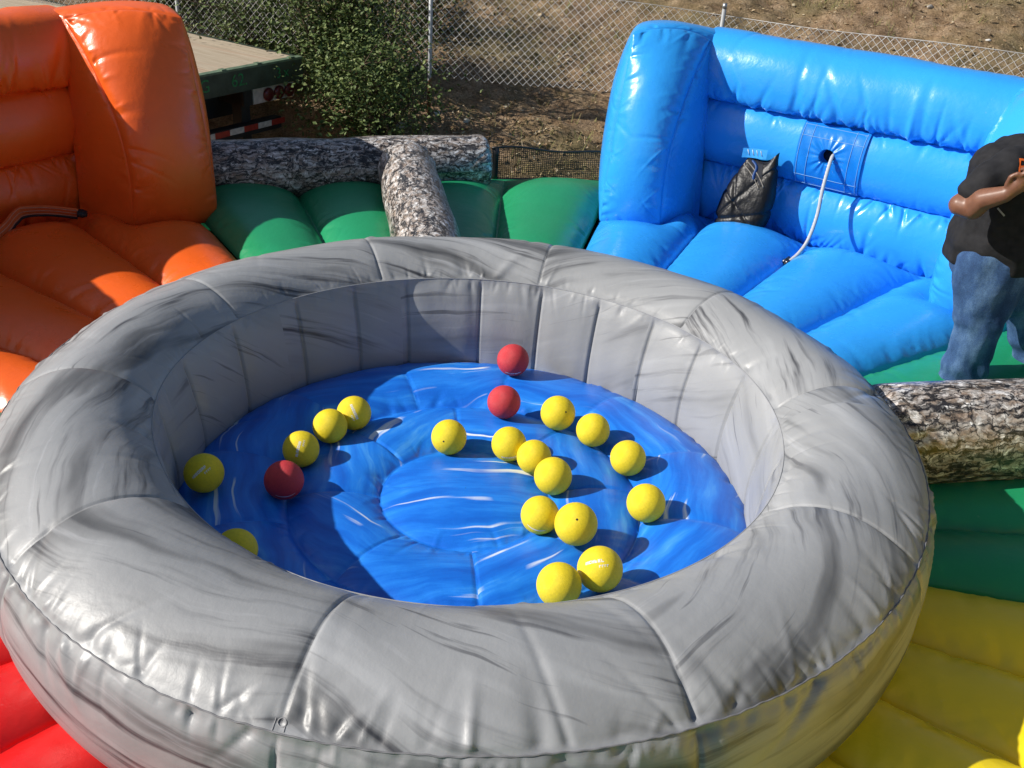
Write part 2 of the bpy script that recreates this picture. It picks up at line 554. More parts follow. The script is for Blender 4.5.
def build_fence():
    root = thing('chain_link_fence', 'galvanised chain-link fence with a lifted bottom edge along the dirt bank', 'fence')
    pl = catmull([(*p, 0) for p in FENCE], 600)
    cum = np.r_[0, np.cumsum(np.linalg.norm(np.diff(pl, axis=0), axis=1))]
    pitch = .072
    n = int(cum[-1] / (pitch / 2))
    acc = Acc(); rng = np.random.default_rng(3)
    tx, tz = zip(*F_TOP); bx, bz = zip(*F_BOT)

    def at(s):
        return np.array([np.interp(s, cum, pl[:, k]) for k in range(2)])
    for i in range(n - 1):
        s0 = i * pitch / 2
        x = at(s0)[0]
        top = np.interp(x, tx, tz); bot = np.interp(x, bx, bz)
        m = int((top - bot) / (pitch / 2))
        pts = []
        for j in range(m + 1):
            z = top - j * pitch / 2
            s = s0 + (pitch / 2 if (j + i) % 2 else 0)
            xy = at(s)
            sag = .05 * math.sin(s * 1.3) * (top - z) + .02 * math.sin(s * 3.1 + z * 4)
            off = .0022 * (1 if (j + i) % 2 else -1)
            pts.append((xy[0] + .0015 * math.sin(z * 60), xy[1] + sag + off, z + .012 * math.sin(s * 2.1)))
        acc.tube(pts, .0030, 4, False)
    t = NT('fence_wire'); t.set(t.ramp(t.noise(t.coord(), 1.4, 4), [(.35, (.50, .48, .45)), (.65, (.70, .70, .69))]), .5, .5, .2)
    acc.build('wire_mesh', t.m, root)
    # top tension wire
    a = Acc(); pts = []
    for s in np.linspace(0, cum[-1], 200):
        xy = at(s); pts.append((xy[0], xy[1], np.interp(xy[0], tx, tz) + .012 * math.sin(s * 2.1)))
    a.tube(pts, .003, 5); a.build('tension_wire', t.m, root)
    for k, (x, y, zt, rusty) in enumerate([(-.97, 9.63, 1.85, 1), (1.655, 9.43, 1.62, 0), (-3.6, 10.5, 1.95, 1), (4.6, 8.05, 1.65, 0)]):
        p = Acc(); z0 = float(ground_z(x, y)) - .12
        p.tube([(x, y - .02, z0), (x + .004, y - .02, z0 + .5), (x, y - .02, zt)], .019, 12)
        tt = NT('fence_post_steel')
        g = tt.n('ShaderNodeSeparateXYZ'); tt.l(tt.coord(), g.inputs[0])
        ad = tt.n('ShaderNodeMath', operation='MULTIPLY_ADD'); tt.l(tt.noise(tt.coord(), 14, 4), ad.inputs[0]); ad.inputs[1].default_value = .5; tt.l(g.outputs[2], ad.inputs[2])
        c = tt.ramp(ad.outputs[0], [(.75, (.13, .055, .025)), (1.0, (.20, .11, .06)), (1.2, (.34, .35, .36))])
        tt.set(c, .6, .4, .3)
        po = p.build('post', tt.m, root)
        cp = Acc(); cp.tube([(x, y - .02, zt - .01), (x, y - .02, zt + .03)], [.024, .018], 12)
        cp.build('post_cap', MAT['metal'], po)


build_fence()


# ------------------------------------------------------------------ shrubs
def leaf_mat(name, dark, mid, light):
    t = NT(name)
    f = t.noise(t.coord(), 21, 2, .5)
    t.set(t.ramp(f, [(.32, dark), (.5, mid), (.68, light)]), .6, .25)
    t.b.inputs['Subsurface Weight'].default_value = 0.0
    return t.m


def build_shrub(x, y, rx, ry, h, n, seed, label, mats, leaf=.05):
    rng = np.random.default_rng(seed)
    root = thing('shrub', label, 'shrub', 'shrubs between the trailer and the fence')
    z0 = float(ground_z(x, y))
    nb = 11
    st = Acc()
    tips = []
    for k in range(nb):
        a = rng.uniform(0, 6.28); q = rng.uniform(.2, .95)
        tip = np.array([x + math.cos(a) * rx * q, y + math.sin(a) * ry * q, z0 + h * rng.uniform(.55, 1.0) * (1 - .25 * q)])
        b = np.array([x + rng.normal(0, .08), y + rng.normal(0, .08), z0 - .05])
        m = (b + tip) / 2 + rng.normal(0, .1, 3) + [0, 0, .1]
        pts = catmull([b, m, tip], 14)
        st.tube(pts, np.linspace(.018, .004, 14), 6)
        for u in (.35, .6, .8):
            i = int(u * 13); e = pts[i] + rng.normal(0, .24, 3) + [0, 0, .1]
            st.tube(catmull([pts[i], (pts[i] + e) / 2 + rng.normal(0, .03, 3), e], 8), np.linspace(.007, .002, 8), 5)
            tips.append(e)
        tips += [pts[13], pts[9], pts[6], pts[4]]
    tips = np.array(tips)
    # leaf clumps round the twigs, with gaps between
    c = tips[rng.integers(0, len(tips), n)] + rng.normal(0, 1, (n, 3)) * np.array([.22, .17, .19])
    c[:, 2] = np.maximum(c[:, 2], z0 + .04)
    d = rng.normal(0, 1, (n, 3)); d[:, 2] *= .6; d /= np.linalg.norm(d, axis=1)[:, None]
    e = np.cross(d, rng.normal(0, 1, (n, 3)) + [0, 0, 1.5]); e /= np.linalg.norm(e, axis=1)[:, None]
    nn = np.cross(d, e)
    L = (leaf * rng.uniform(.55, 1.25, n))[:, None]; w = L * .30
    V = np.stack([c - d * L / 2, c + e * w - nn * w * .25, c + d * L / 2, c - e * w - nn * w * .25], 1).reshape(-1, 3)
    link('foliage', mesh_np('foliage', V, np.arange(4 * n).reshape(n, 4)), mats, root, smooth=False)
    st.build('stem', simple('shrub_stem', (.10, .07, .045), .85, .2, 0, .3), root)


LM1 = leaf_mat('shrub_leaf', (.026, .050, .012), (.085, .125, .032), (.20, .23, .085))
LM2 = leaf_mat('pale_shrub_leaf', (.04, .065, .02), (.10, .14, .045), (.22, .25, .10))
build_shrub(-1.80, 10.12, .90, .50, 1.85, 15000, 21, 'tall leafy green shrub growing through the fence left of the fence post', LM1)
build_shrub(-1.42, 9.15, .34, .26, .95, 7000, 22, 'dark low shrub against the rear corner of the flatbed trailer', LM1, .045)
build_shrub(-2.75, 10.75, .75, .5, 1.3, 9000, 23, 'pale green shrub showing just above the trailer deck', LM2)
build_shrub(-4.1, 11.6, .8, .5, 1.5, 7000, 24, 'shrub farthest left beyond the trailer, mostly behind the orange wall', LM2)
build_shrub(-1.15, 11.1, .65, .5, .9, 3600, 25, 'scraggly dry shrub behind the fence mesh, between leafy shrub and fence post', leaf_mat('dry_shrub_leaf', (.03, .03, .012), (.07, .065, .025), (.14, .12, .055)), .04)


# ------------------------------------------------------------------ flatbed trailer
def build_trailer():
    root = thing('flatbed_trailer', 'old flatbed trailer with worn plank deck and red rear lights', 'trailer')
    rc = at_z(297, 57, .95); lc = at_z(157, 83, .95)
    e1 = (lc - rc); e1[2] = 0; e1 /= np.linalg.norm(e1)             # along the rear edge, towards the left corner
    e2 = np.array([e1[1], -e1[0], 0.0])
    if e2[0] > 0: e2 = -e2                                        # forwards
    up = np.array([0, 0, 1.0])
    A = np.array([e1, e2, up])
    Wd, Ln = 2.3, 5.0

    def Q(a, b, z): return rc + e1 * a + e2 * b + up * (z - rc[2])
    zt = .95
    deck = Acc()
    nb = 12
    for k in range(nb):
        w = Wd / nb
        deck.box(Q((k + .5) * w, Ln / 2 + .02, zt - .02 + .003 * math.sin(k * 5.1)), w - .0025, Ln, .04, A)
    t = NT('weathered_planks')
    co = t.coord()
    mp = t.mapping(co, (1, 1, 1), (0, 0, 0), (0, 0, -math.atan2(e2[1], e2[0])))
    gr = t.noise(t.mapping(mp, (.8, 22, 22)), 3, 6, .7)
    bl = t.noise(t.mapping(mp, (.6, 6.5, 1)), 1.0, 2, .5)
    c = t.ramp(gr, [(.3, (.27, .21, .145)), (.5, (.40, .33, .24)), (.7, (.50, .43, .33))])
    c = t.mix(t.ramp(bl, [(.52, 0.0), (.66, .35)]), c, (.40, .25, .17))
    t.set(c, .85, .2); t.bump(gr, .3, .01)
    deck.build('deck', t.m, root, smooth=False)
    paint = simple('flaking_dark_green_paint', (.035, .05, .035), .5, .4, 0, .45, 9, .2)
    black = simple('sooty_black_steel', (.012, .012, .012), .6, .4, 0, .4, 6)
    r = Acc(); r.box(Q(Wd / 2, -.045, zt - .09), Wd, .05, .19, A)
    r.box(Q(-.02, Ln / 2, zt - .06), .05, Ln, .12, A)
    rail = r.build('rear_rail', paint, root, smooth=False)
    lip = Acc(); lip.box(Q(Wd / 2, -.040, zt + .006 + .003), Wd, .065, .018, A)
    for k in range(6): lip.box(Q(.12 + k * .4, -.04, zt + .02), .05, .05, .015, A)
    lip.build('rail_lip', simple('rubbed_green_edge', (.11, .16, .10), .5, .4, 0, .4, 14), rail, smooth=False)
    fr = Acc()
    for a in (.62, 1.65):
        fr.box(Q(a, .10, .55), .10, .12, .58, A)                  # rear uprights
        fr.box(Q(a, Ln / 2, .72), .10, Ln, .22, A)                # long beams
    for b in (.8, 1.8, 2.8, 3.8): fr.box(Q(Wd / 2, b, .84), Wd - .1, .07, .09, A)
    fr.box(Q(Wd / 2, .35, .62), 1.6, .05, .32, A)
    fr.build('frame', black, root, smooth=False)
    bp = Acc(); bp.box(Q(Wd / 2 + .05, .02, .41), Wd - .42, .09, .10, A)
    bump = bp.build('bumper', black, root, smooth=False)
    RW = (simple('red_reflector', (.32, .03, .02), .35, .5, 0, .3, 30), simple('white_reflector', (.52, .50, .46), .35, .5, 0, .25, 30))
    L = .165; a = .22; k = 0
    while a < Wd - .3:
        sx = Acc(); sx.box(Q(a + L / 2, -.0295, .425), L - .004, .004, .05, A)
        sx.build('reflector_strip', RW[k % 2], bump, False)
        a += L; k += 1
    lp = Acc(); lp.box(Q(.30, .02, .675), .50, .02, .135, A)
    plate = lp.build('light_plate', simple('dull_white_plate', (.52, .46, .42), .6, .3, 0, .25, 14), root, False)
    lens = simple('dark_red_lens', (.10, .008, .013), .3, .5)
    for a in (.115, .245, .375):
        q = Q(a, .004, .672)
        ac = Acc(); ac.tube([q, q - e2 * .012, q - e2 * .022, q - e2 * .027], [.060, .060, .046, .016], 20)
        ac.build('tail_light', lens, plate)
    # wheels far under the deck
    rub = simple('tyre_rubber', (.015, .015, .015), .8, .3)
    for b in (2.3, 3.3):
        for a in (.18, Wd - .18):
            ac = Acc(); q = Q(a, b, .22)
            ac.tube([q - e1 * .12, q - e1 * .11, q + e1 * .11, q + e1 * .12], [.30, .36, .36, .30], 28)
            w = ac.build('wheel', rub, root)
            hc = Acc(); hc.tube([q - e1 * .125, q + e1 * .125], .18, 20); hc.build('rim', MAT['metal'], w)
    # stencilled characters on the rail
    ink = simple('faded_green_ink', (.07, .38, .14), .6, .3, 0, .4, 60)
    for txt, a, s in (('3.x', .22, .13), ('62.', .74, .15), ('NG', 1.20, .15)):
        tm = text_mesh(txt, s)
        V = np.array([v.co for v in tm.vertices])
        Wv = np.array([Q(a + .12, -.0735, zt - .13) + (-e1) * v[0] + up * (v[1] * 1.0) for v in V])
        tm.vertices.foreach_set('co', Wv.ravel()); tm.update()
        link('lettering', tm, ink, rail, False)


def text_mesh(txt, size, ext=.0008):
    cu = bpy.data.curves.new('lettering', 'FONT'); cu.body = txt; cu.size = size; cu.extrude = ext
    cu.resolution_u = 4
    o = bpy.data.objects.new('lettering_tmp', cu); COL.objects.link(o)
    dg = bpy.context.evaluated_depsgraph_get()
    me = bpy.data.meshes.new_from_object(o.evaluated_get(dg))
    bpy.data.objects.remove(o); bpy.data.curves.remove(cu)
    me.materials.clear()
    return me


build_trailer()


# ------------------------------------------------------------------ inflatable lanes and mats (45 degree wedges of an octagon)
def wedge_surface(ax, seed, wall, bulge=.24, hw=22.3):
    """Radial tubes of one wedge: 4 tubes of 11.25 degrees, from under the tank outwards."""
    rng = np.random.default_rng(seed)
    nt, nr = 4 * 72, 150
    th = np.linspace(-hw, hw, nt)
    rmax_ap = 4.30
    ts = np.linspace(0, 1, nr)
    TH, T = np.meshgrid(th, ts, indexing='ij')
    rmax = rmax_ap / np.cos(np.radians(TH))
    RR = 1.40 + (rmax - 1.40) * T
    AP = RR * np.cos(np.radians(TH))
    seg = (TH + hw) / (2 * hw / 4)
    k = np.clip(np.floor(seg), 0, 3); x = (seg - k) * 2 - 1
    wid = RR * R(11.15)
    h = bulge * wid * tube_prof(x, 2.2, .60)
    if wall:
        end_in = 1 - smoothstep(3.55, 3.99, AP)
        end_w = 1 - smoothstep(3.22, 3.62, RR)
        lat = smoothstep(12.0, 15.5, np.abs(TH))
        fade = end_in * (1 - lat) + np.minimum(end_in, .12 + .88 * end_w) * lat
        h = h * np.clip(fade, 0, 1) ** .55
    else:
        h = h * np.clip(1 - smoothstep(3.6, 4.28, AP), 0, 1) ** .5
    # creases running off every seam
    D = np.minimum(seg - k, 1 - (seg - k)) * wid
    for kk in range(4):
        for side in (0, 1):
            m = (k == kk) & ((x < 0) == (side == 0))
            if m.any():
                q = np.zeros_like(h)
                q[m] = pleats(RR[m], D[m], rng, 1.4, 4.3, 70, .009, .012, .20, None, .6, .03)
                h += q
    h += waves(RR, TH * .05, rng, 5, 3, 9, .004) * tube_prof(x, 2, .5)
    A = np.radians(ax - TH)                                       # TH grows to the right
    P = np.stack([CX + RR * np.cos(A), CY + RR * np.sin(A), .45 + h], -1)
    # skirt down to the ground at the outer end
    sk = P[:, -1:].repeat(6, 1).copy()
    for j in range(6):
        f = (j + 1) / 6
        sk[:, j, 2] = P[:, -1, 2] * (1 - f) - .05 * f + 0.0
        out = .06 * math.sin(math.pi * f)
        sk[:, j, 0] += out * np.cos(A[:, -1]); sk[:, j, 1] += out * np.sin(A[:, -1])
    return np.concatenate([P, sk], 1)


def coons(c0, c1, d0, d1, nu, nv):
    u = np.linspace(0, 1, nu); v = np.linspace(0, 1, nv)
    C0 = np.array([c0(a) for a in u]); C1 = np.array([c1(a) for a in u])
    D0 = np.array([d0(a) for a in v]); D1 = np.array([d1(a) for a in v])
    U, V = np.meshgrid(u, v, indexing='ij'); U = U[..., None]; V = V[..., None]
    P = (1 - V) * C0[:, None] + V * C1[:, None] + (1 - U) * D0[None] + U * D1[None]
    P -= (1 - U) * (1 - V) * C0[0] + U * (1 - V) * C0[-1] + (1 - U) * V * C1[0] + U * V * C1[-1]
    return P, U[..., 0], V[..., 0]


def bez(a, b, m=None):
    a = np.asarray(a, float); b = np.asarray(b, float)
    c = (a + b) / 2 if m is None else np.asarray(m, float) + (np.asarray(m, float) - (a + b) / 2)
    return lambda t: (1 - t) ** 2 * a + 2 * t * (1 - t) * c + t * t * b


def puffy(acc, c0, c1, d0, d1, center, bulge, rng, nu=110, nv=150, np_=30, amp=.010, length=.16, expo=.55):
    P, U, V = coons(c0, c1, d0, d1, nu, nv)
    N = grid_normals(P)
    flip = ((P - center) * N).sum() < 0
    if flip: N = -N
    lu = np.linalg.norm(np.diff(P, axis=0), axis=2).sum(0).mean(); lv = np.linalg.norm(np.diff(P, axis=1), axis=2).sum(1).mean()
    h = bulge * np.clip(4 * U * (1 - U), 0, 1) ** expo * np.clip(4 * V * (1 - V), 0, 1) ** expo
    SU, SV = U * lu, V * lv
    edge = np.clip(np.minimum(np.minimum(U, 1 - U) * lu, np.minimum(V, 1 - V) * lv) / .02, 0, 1)
    w = np.zeros_like(h)
    n1 = max(3, int(np_ * lu)); n2 = max(3, int(np_ * lv))
    w += pleats(SU, SV, rng, 0, lu, n1, amp, .014, length)
    w += pleats(SU, lv - SV, rng, 0, lu, n1, amp, .014, length)
    w += pleats(SV, SU, rng, 0, lv, n2, amp, .014, length)
    w += pleats(SV, lu - SU, rng, 0, lv, n2, amp, .014, length)
    w += waves(SU, SV, rng, 6, 6, 16, .003)
    P = P + N * (h + w * edge)[..., None]
    acc.grid(P, False, not flip)
    return P


def wing(ax, side, seed, mat, parent, wo=22.3):
    """Side bolster: splayed front, inner cheek that runs out at the top of the wall."""
    rng = np.random.default_rng(seed)

    def L(b, r, z):                                               # b: degrees off the lane axis, towards the side
        return polar(ax - side * b, r, z)
    A, B = L(wo, 3.59, .45), L(15.1, 3.59, .45)
    Cc, Dd = L(12.2, 3.96, .44), L(22.3, 4.62, .44)
    A2, B2 = L(wo - 1.1, 3.78, 1.735), L(14.2, 4.10, 1.700)
    C2, D2 = L(13.0, 4.32, 1.735), L(wo - 1.2, 4.45, 1.69)
    ctr = (A + B + Cc + Dd + A2 + B2 + C2 + D2) / 8
    eAA = bez(A, A2, (A + A2) / 2 + (L(22.3, 3.5, 0) - L(22.3, 3.62, 0)) * .45)
    eBB = bez(B, B2, L(15.2, 3.60, 1.12))
    eCC = bez(Cc, B2 + (C2 - B2) * .12)
    eDD = bez(Dd, D2)
    eAB = bez(A, B); eA2B2 = bez(A2, B2, (A2 + B2) / 2 + np.array([0, 0, .05]))
    eBC = bez(B, Cc); eB2C2 = bez(B2, B2 + (C2 - B2) * .12)
    eA2D2 = bez(A2, D2, (A2 + D2) / 2 + np.array([0, 0, .04])); eAD = bez(A, Dd)
    acc = Acc()
    puffy(acc, eAB, eA2B2, eAA, eBB, ctr, .135, rng, 130, 200, 26, .009, .18, .47)
    puffy(acc, eBC, eB2C2, eBB, eCC, ctr, .03, rng, 90, 180, 20, .007, .12)
    puffy(acc, eAD, eA2D2, eAA, eDD, ctr, .12, rng, 100, 160, 12, .006, .14)
    puffy(acc, eA2B2, bez(D2, C2), eA2D2, bez(B2, C2), ctr, .028, rng, 110, 110, 20, .006, .12)
    back = bez(Dd, L(13, 4.45, .44))
    puffy(acc, back, bez(D2, C2), eDD, bez(L(13, 4.45, .44), C2), ctr, .05, rng, 40, 60, 4)
    return acc.build('wing', mat, parent)


TUBES = [(.435, .87), (.87, 1.30), (1.30, 1.70)]


def wall_profile(k, n):
    if k < 2:
        zb, zt = TUBES[k]
        x = np.linspace(-1, 1, n)
        xa = np.sign(x) * np.abs(x) ** .8
        return np.stack([4.0 - .100 * tube_prof(xa, 2, .62), (zb + zt) / 2 + xa * (zt - zb) / 2], -1)
    pts = [(4.0, 1.30), (3.925, 1.335), (3.895, 1.45), (3.91, 1.57), (3.97, 1.675), (4.06, 1.735), (4.20, 1.752), (4.34, 1.715), (4.43, 1.62), (4.46, 1.5), (4.47, .9), (4.47, .0)]
    return catmull([(a, z, 0) for a, z in pts], n)[:, :2]


def back_wall(ax, seed, mat, parent):
    rng = np.random.default_rng(seed)
    acc = Acc()
    uu = np.linspace(-1.06, 1.06, 480)
    for k in range(3):
        pr = wall_profile(k, 64 if k < 2 else 110)
        d = np.r_[0, np.cumsum(np.linalg.norm(np.diff(pr, axis=0), axis=1))]
        U, Dd = np.meshgrid(uu, d, indexing='ij')
        P = np.zeros(U.shape + (3,))
        a = R(ax)
        vv, zz = pr[:, 0][None], pr[:, 1][None]
        top = d[-1] if k < 2 else 1.0
        w = pleats(U, Dd, rng, -1.0, 1.0, 90, .017 if k != 1 else .005, .012, (.24, .12, .36)[k], None, .35)
        if k < 2: w += pleats(U, top - Dd, rng, -1.0, 1.0, 80, .014 if k != 1 else .005, .011, .20 if k != 1 else .1, None, .35)
        else: w += pleats(U, np.clip(.95 - Dd, 0, None), rng, -1.0, 1.0, 30, .010, .014, .42, None, .3)
        w += waves(U, Dd, rng, 6, 7, 16, .004 if k != 1 else .002)
        edge = np.clip(np.minimum(Dd, d[-1] - Dd) / .02, 0, 1)
        base = np.stack([vv + 0 * U, U, zz + 0 * U], -1)
        T = np.gradient(pr, axis=0); T /= np.linalg.norm(T, axis=1)[:, None] + 1e-9
        nv, nz = -T[:, 1], T[:, 0]
        hh = w * edge
        V = vv + nv[None] * hh; Z = zz + nz[None] * hh
        P[..., 0] = CX + V * math.cos(a) + U * math.sin(a)
        P[..., 1] = CY + V * math.sin(a) - U * math.cos(a)
        P[..., 2] = Z
        acc.grid(P, False, False)
    return acc.build('back_wall', mat, parent)


def lane(ax, key, label, seed, part_labels=None):
    root = thing('inflatable_lane', label, 'inflatable', 'coloured lanes around the ball tank')
    a = Acc(); a.grid(wedge_surface(ax, seed, True), False, False)
    a.build('mattress', MAT[key], root)
    bw = back_wall(ax, seed + 1, MAT[key], root)
    for s in (1, -1): wing(ax, s, seed + 2 + s, MAT[key], root, 24.3 if key == 'orange' else 22.3)
    return root, bw


AXB, AXO, AXR, AXY = 56.3, 146.3, 228.2, 326.3
blue, blue_wall = lane(AXB, 'blue', 'glossy sky-blue inflatable lane with high back wall, bag and cord on it', 100)
orange, orange_wall = lane(AXO, 'orange', 'orange inflatable lane with high back wall, mostly in shade', 140)
lane(AXR, 'red', 'bright red inflatable lane showing in a corner under the grey tank', 180)
lane(AXY, 'yellow', 'yellow inflatable lane lying in the shade of the grey tank', 220)


def mat_piece(ax, label, seed, hw=22.3):
    a = Acc(); a.grid(wedge_surface(ax, seed, False, .22, hw), False, False)
    o = a.build('inflatable_mat', MAT['green'])
    return tag(o, label, 'inflatable', 'green mats between the coloured lanes')


mat_piece(101.3, 'green inflatable mat between the orange and blue lanes, under the two bark logs', 300)
mat_piece(11.3, 'green inflatable mat between the blue and yellow lanes, where the man stands', 301)
mat_piece(187.2, 'green inflatable mat just peeping out beside the front edge of the orange lane', 302, 18.4)
mat_piece(277.2, 'green inflatable mat between the red and yellow lanes, nearest the photographer', 303, 26.5)


# reinforced patch with a hole in the blue wall
def wall_patch(ax, parent):
    hcw = Vector(lane_pt(ax, -.012, 3.88, 1.105))
    bmh = bmesh.new(); bmh.from_mesh(parent.data)
    bmesh.ops.delete(bmh, geom=[v for v in bmh.verts if (v.co - hcw).length < .058], context='VERTS')
    bmh.to_mesh(parent.data); bmh.free()
    n = 120
    uu = np.linspace(-.225, .225, n); hh = np.linspace(-1, 1, n)
    U, Hh = np.meshgrid(uu, hh, indexing='ij')
    hc = -.012, 1.105
    zz = 1.085 + Hh * .215
    xa = np.sign(Hh) * np.abs(Hh) ** (1 / 1.0)
    v = 4.0 - .100 * tube_prof(np.clip(xa, -1, 1), 2.2, .62) - .012
    rr = np.hypot(U - hc[0], (zz - hc[1]) * 1.05)
    ang = np.arctan2(zz - hc[1], U - hc[0])
    v = v + .12 * np.clip(1 - rr / .052, 0, 1) ** .35 * (rr < .052)
    rng = np.random.default_rng(8)
    rip = sum(np.sin(ang * k + rng.uniform(0, 6)) for k in (9, 13, 17)) / 3
    v -= .006 * rip * np.exp(-((rr - .09) / .05) ** 2)
    v -= .003 * np.sin(U * 60 + Hh * 5) * np.clip(1 - np.abs(Hh), 0, 1)
    a = R(ax)
    P = np.stack([CX + v * math.cos(a) + U * math.sin(a), CY + v * math.sin(a) - U * math.cos(a), zz], -1)
    acc = Acc(); acc.grid(P, False, False)
    po = acc.build('wall_patch', vinyl('blue_patch_vinyl', (.008, .20, .66), .26), parent)
    po['label'] = 'square sewn patch with a round hole'
    hb = Acc()
    q = lane_pt(ax, hc[0], 3.952, hc[1]); dv = lane_pt(ax, 0, 1, 0) - lane_pt(ax, 0, 0, 0)
    hb.tube([q, q + dv * .004], .045, 24); hb.build('hole', simple('hole_shade_paint', (.004, .008, .02), .9), po)  # near-black disc paints the shade inside the hole
    st = Acc()
    nrm = -dv
    def line(pts):
        out = []
        for (u_, h_) in pts:
            i = int(np.clip((u_ + .225) / .45 * (n - 1), 0, n - 1)); j = int(np.clip((h_ + 1) / 2 * (n - 1), 0, n - 1))
            out.append(P[i, j] + nrm * .002)
        st.tube(out, .0022, 4, False)
    for f in (.93, .62):
        for s in (-1, 1):
            line([(x, s * f) for x in np.linspace(-.215, .215, 60)])
            line([(s * f * .225, y) for y in np.linspace(-.95, .95, 60)])
    st.build('stitching', simple('pale_thread', (.16, .36, .62), .7), po)


wall_patch(AXB, blue_wall)


# ------------------------------------------------------------------ the grey tank
def tank():
    root = thing('ball_tank', 'big round grey marbled inflatable ring with a blue ball pool inside', 'inflatable')
    root.location = (CX, CY, 0)
    rng = np.random.default_rng(77)
    off, nseg = 6.0, 10

    def seg_uv(TH, V, rad, rot, nseg_, off_, seed):
        # per segment shifted and turned pattern coordinates (per corner, so the print breaks at the seams)
        rg = np.random.default_rng(seed)
        ro = rg.uniform(-rot, rot, 64); ox = rg.uniform(0, 40, 64); oy = rg.uniform(0, 40, 64)
        k = (np.floor((TH - off_) / (360 / nseg_)).astype(int)) % nseg_
        a = np.radians(TH) * rad
        c, s = np.cos(ro[k]), np.sin(ro[k])
        return np.stack([a * c - V * s + ox[k], a * s + V * c + oy[k]], -1)

    def revolve(name, prof, nth, disp, nseg_, off_, rot, seed, mat, parent=root):
        d = np.r_[0, np.cumsum(np.linalg.norm(np.diff(prof, axis=0), axis=1))]
        th = np.arange(nth) * 360.0 / nth
        TH, Dd = np.meshgrid(th, d, indexing='ij')
        T = np.gradient(prof, axis=0); T /= np.linalg.norm(T, axis=1)[:, None]
        nr, nz = T[:, 1], -T[:, 0]
        w = disp(TH, Dd, d[-1])
        r = prof[:, 0][None] - nr[None] * w; z = prof[:, 1][None] - nz[None] * w
        r = r - (.088 * ((1 - np.sin(np.radians(TH))) / 2) ** 1.6 + .035 * np.exp(-((TH - 212) / 32) ** 2)) * (Dd / d[-1] if name == 'inner_wall' else (1 - Dd / d[-1]) if name == 'rim' else 0)
        a = np.radians(TH)
        P = np.stack([r * np.cos(a), r * np.sin(a), z], -1)
        F = grid_faces(nth, len(d), True, 0, False)
        # per corner uv
        i = np.arange(nth); b = np.arange(len(d) - 1)
        I, B = np.meshgrid(i, b, indexing='ij')
        tc = ((I + .5) * 360.0 / nth).ravel()
        uv = np.zeros((len(F), 4, 2))
        rm = prof[:, 0].mean()
        rg = np.random.default_rng(seed)
        ro = rg.uniform(-rot, rot, 64); ox = rg.uniform(0, 40, 64); oy = rg.uniform(0, 40, 64)
        k = (np.floor((tc - off_) / (360 / nseg_)).astype(int)) % nseg_
        c, s = np.cos(ro[k]), np.sin(ro[k])
        for q, (di, dj) in enumerate(((0, 0), (1, 0), (1, 1), (0, 1))):
            aa = np.radians((I.ravel() + di) * 360.0 / nth) * rm; vv = d[B.ravel() + dj]
            uv[:, q, 0] = aa * c - vv * s + ox[k]; uv[:, q, 1] = aa * s + vv * c + oy[k]
        me = mesh_np(name, P.reshape(-1, 3), F, uv.reshape(-1, 2))
        return link(name, me, mat, parent), P

    per = 2 * math.pi

    def groove(TH, rad, n, off_, depth, wid, jit=None):
        q = (TH - off_) % (360 / n); q = np.minimum(q, 360 / n - q)
        x = np.radians(q) * rad
        return -depth * np.exp(-(x / wid) ** 2) - depth * .6 * np.exp(-(x / (wid * 5)) ** 2)

    # inner wall, panels stood side by side
    pin = catmull([(x, z, 0) for x, z in [(1.150, .44), (1.148, .50), (1.155, .60), (1.176, .72), (1.207, .84), (1.244, .92)]], 44)[:, :2]
    seams = np.cumsum(rng.uniform(11.5, 18.5, 24)); seams = seams / seams[-1] * 360 + 3

    def d_in(TH, Dd, L):
        q = np.abs((TH[..., None] - seams + 180) % 360 - 180).min(-1)
        x = np.radians(q) * 1.15
        w = -.016 * np.exp(-(x / .0055) ** 2) - .012 * np.exp(-(x / .05) ** 2)
        S_ = np.radians(TH) * 1.15
        w = w * np.clip((L - Dd) / .05, 0, 1)
        w += pleats(S_, L - Dd, rng, 0, per * 1.15, 170, .006, .008, .12, per * 1.15, .2)
        w += pleats(S_, Dd, rng, 0, per * 1.15, 80, .010, .012, .10, per * 1.15, .35)
        w += waves(S_, Dd, rng, 8, 5, 20, .0035)
        return w * np.clip((L - Dd) / .015, 0, 1)
    revolve('inner_wall', pin, 1080, lambda a, b, c: d_in(a, b, c), 12, 20, .9, 5, MAT['grey_plain'])

    # rim (top cushion)
    prof = [(1.244, .92), (1.285, .958), (1.345, .998), (1.42, 1.026), (1.49, 1.034), (1.56, 1.022), (1.625, .995), (1.672, .968), (1.705, .938)]
    prf = catmull([(x, z, 0) for x, z in prof], 76)[:, :2]

    def d_rim(TH, Dd, L):
        S_ = np.radians(TH) * 1.5
        w = groove(TH, 1.5, nseg, off, .006, .006)
        w += pleats(S_, L - Dd, rng, 0, per * 1.5, 230, .0080, .009, .16, per * 1.5, .4)
        w += pleats(S_, L - Dd, rng, 0, per * 1.5, 34, .012, .015, .36, per * 1.5, .5)
        w += pleats(S_, Dd, rng, 0, per * 1.5, 130, .005, .008, .12, per * 1.5, .4)
        w += pleats(S_, Dd, rng, 0, per * 1.5, 20, .009, .018, .28, per * 1.5, .5)
        w += waves(S_, Dd, rng, 10, 4, 14, .004)
        w += (.012 + .020 * np.exp(-((TH - 205) / 40) ** 2) - .012 * np.exp(-((TH - 90) / 60) ** 2)) * np.sin(math.pi * Dd / L) ** .8
        return w * np.clip(np.minimum(Dd, L - Dd) / .02, 0, 1)
    rim, PR = revolve('rim', prf, 1600, lambda a, b, c: d_rim(a, b, c), nseg, off, .55, 12, MAT['grey'])

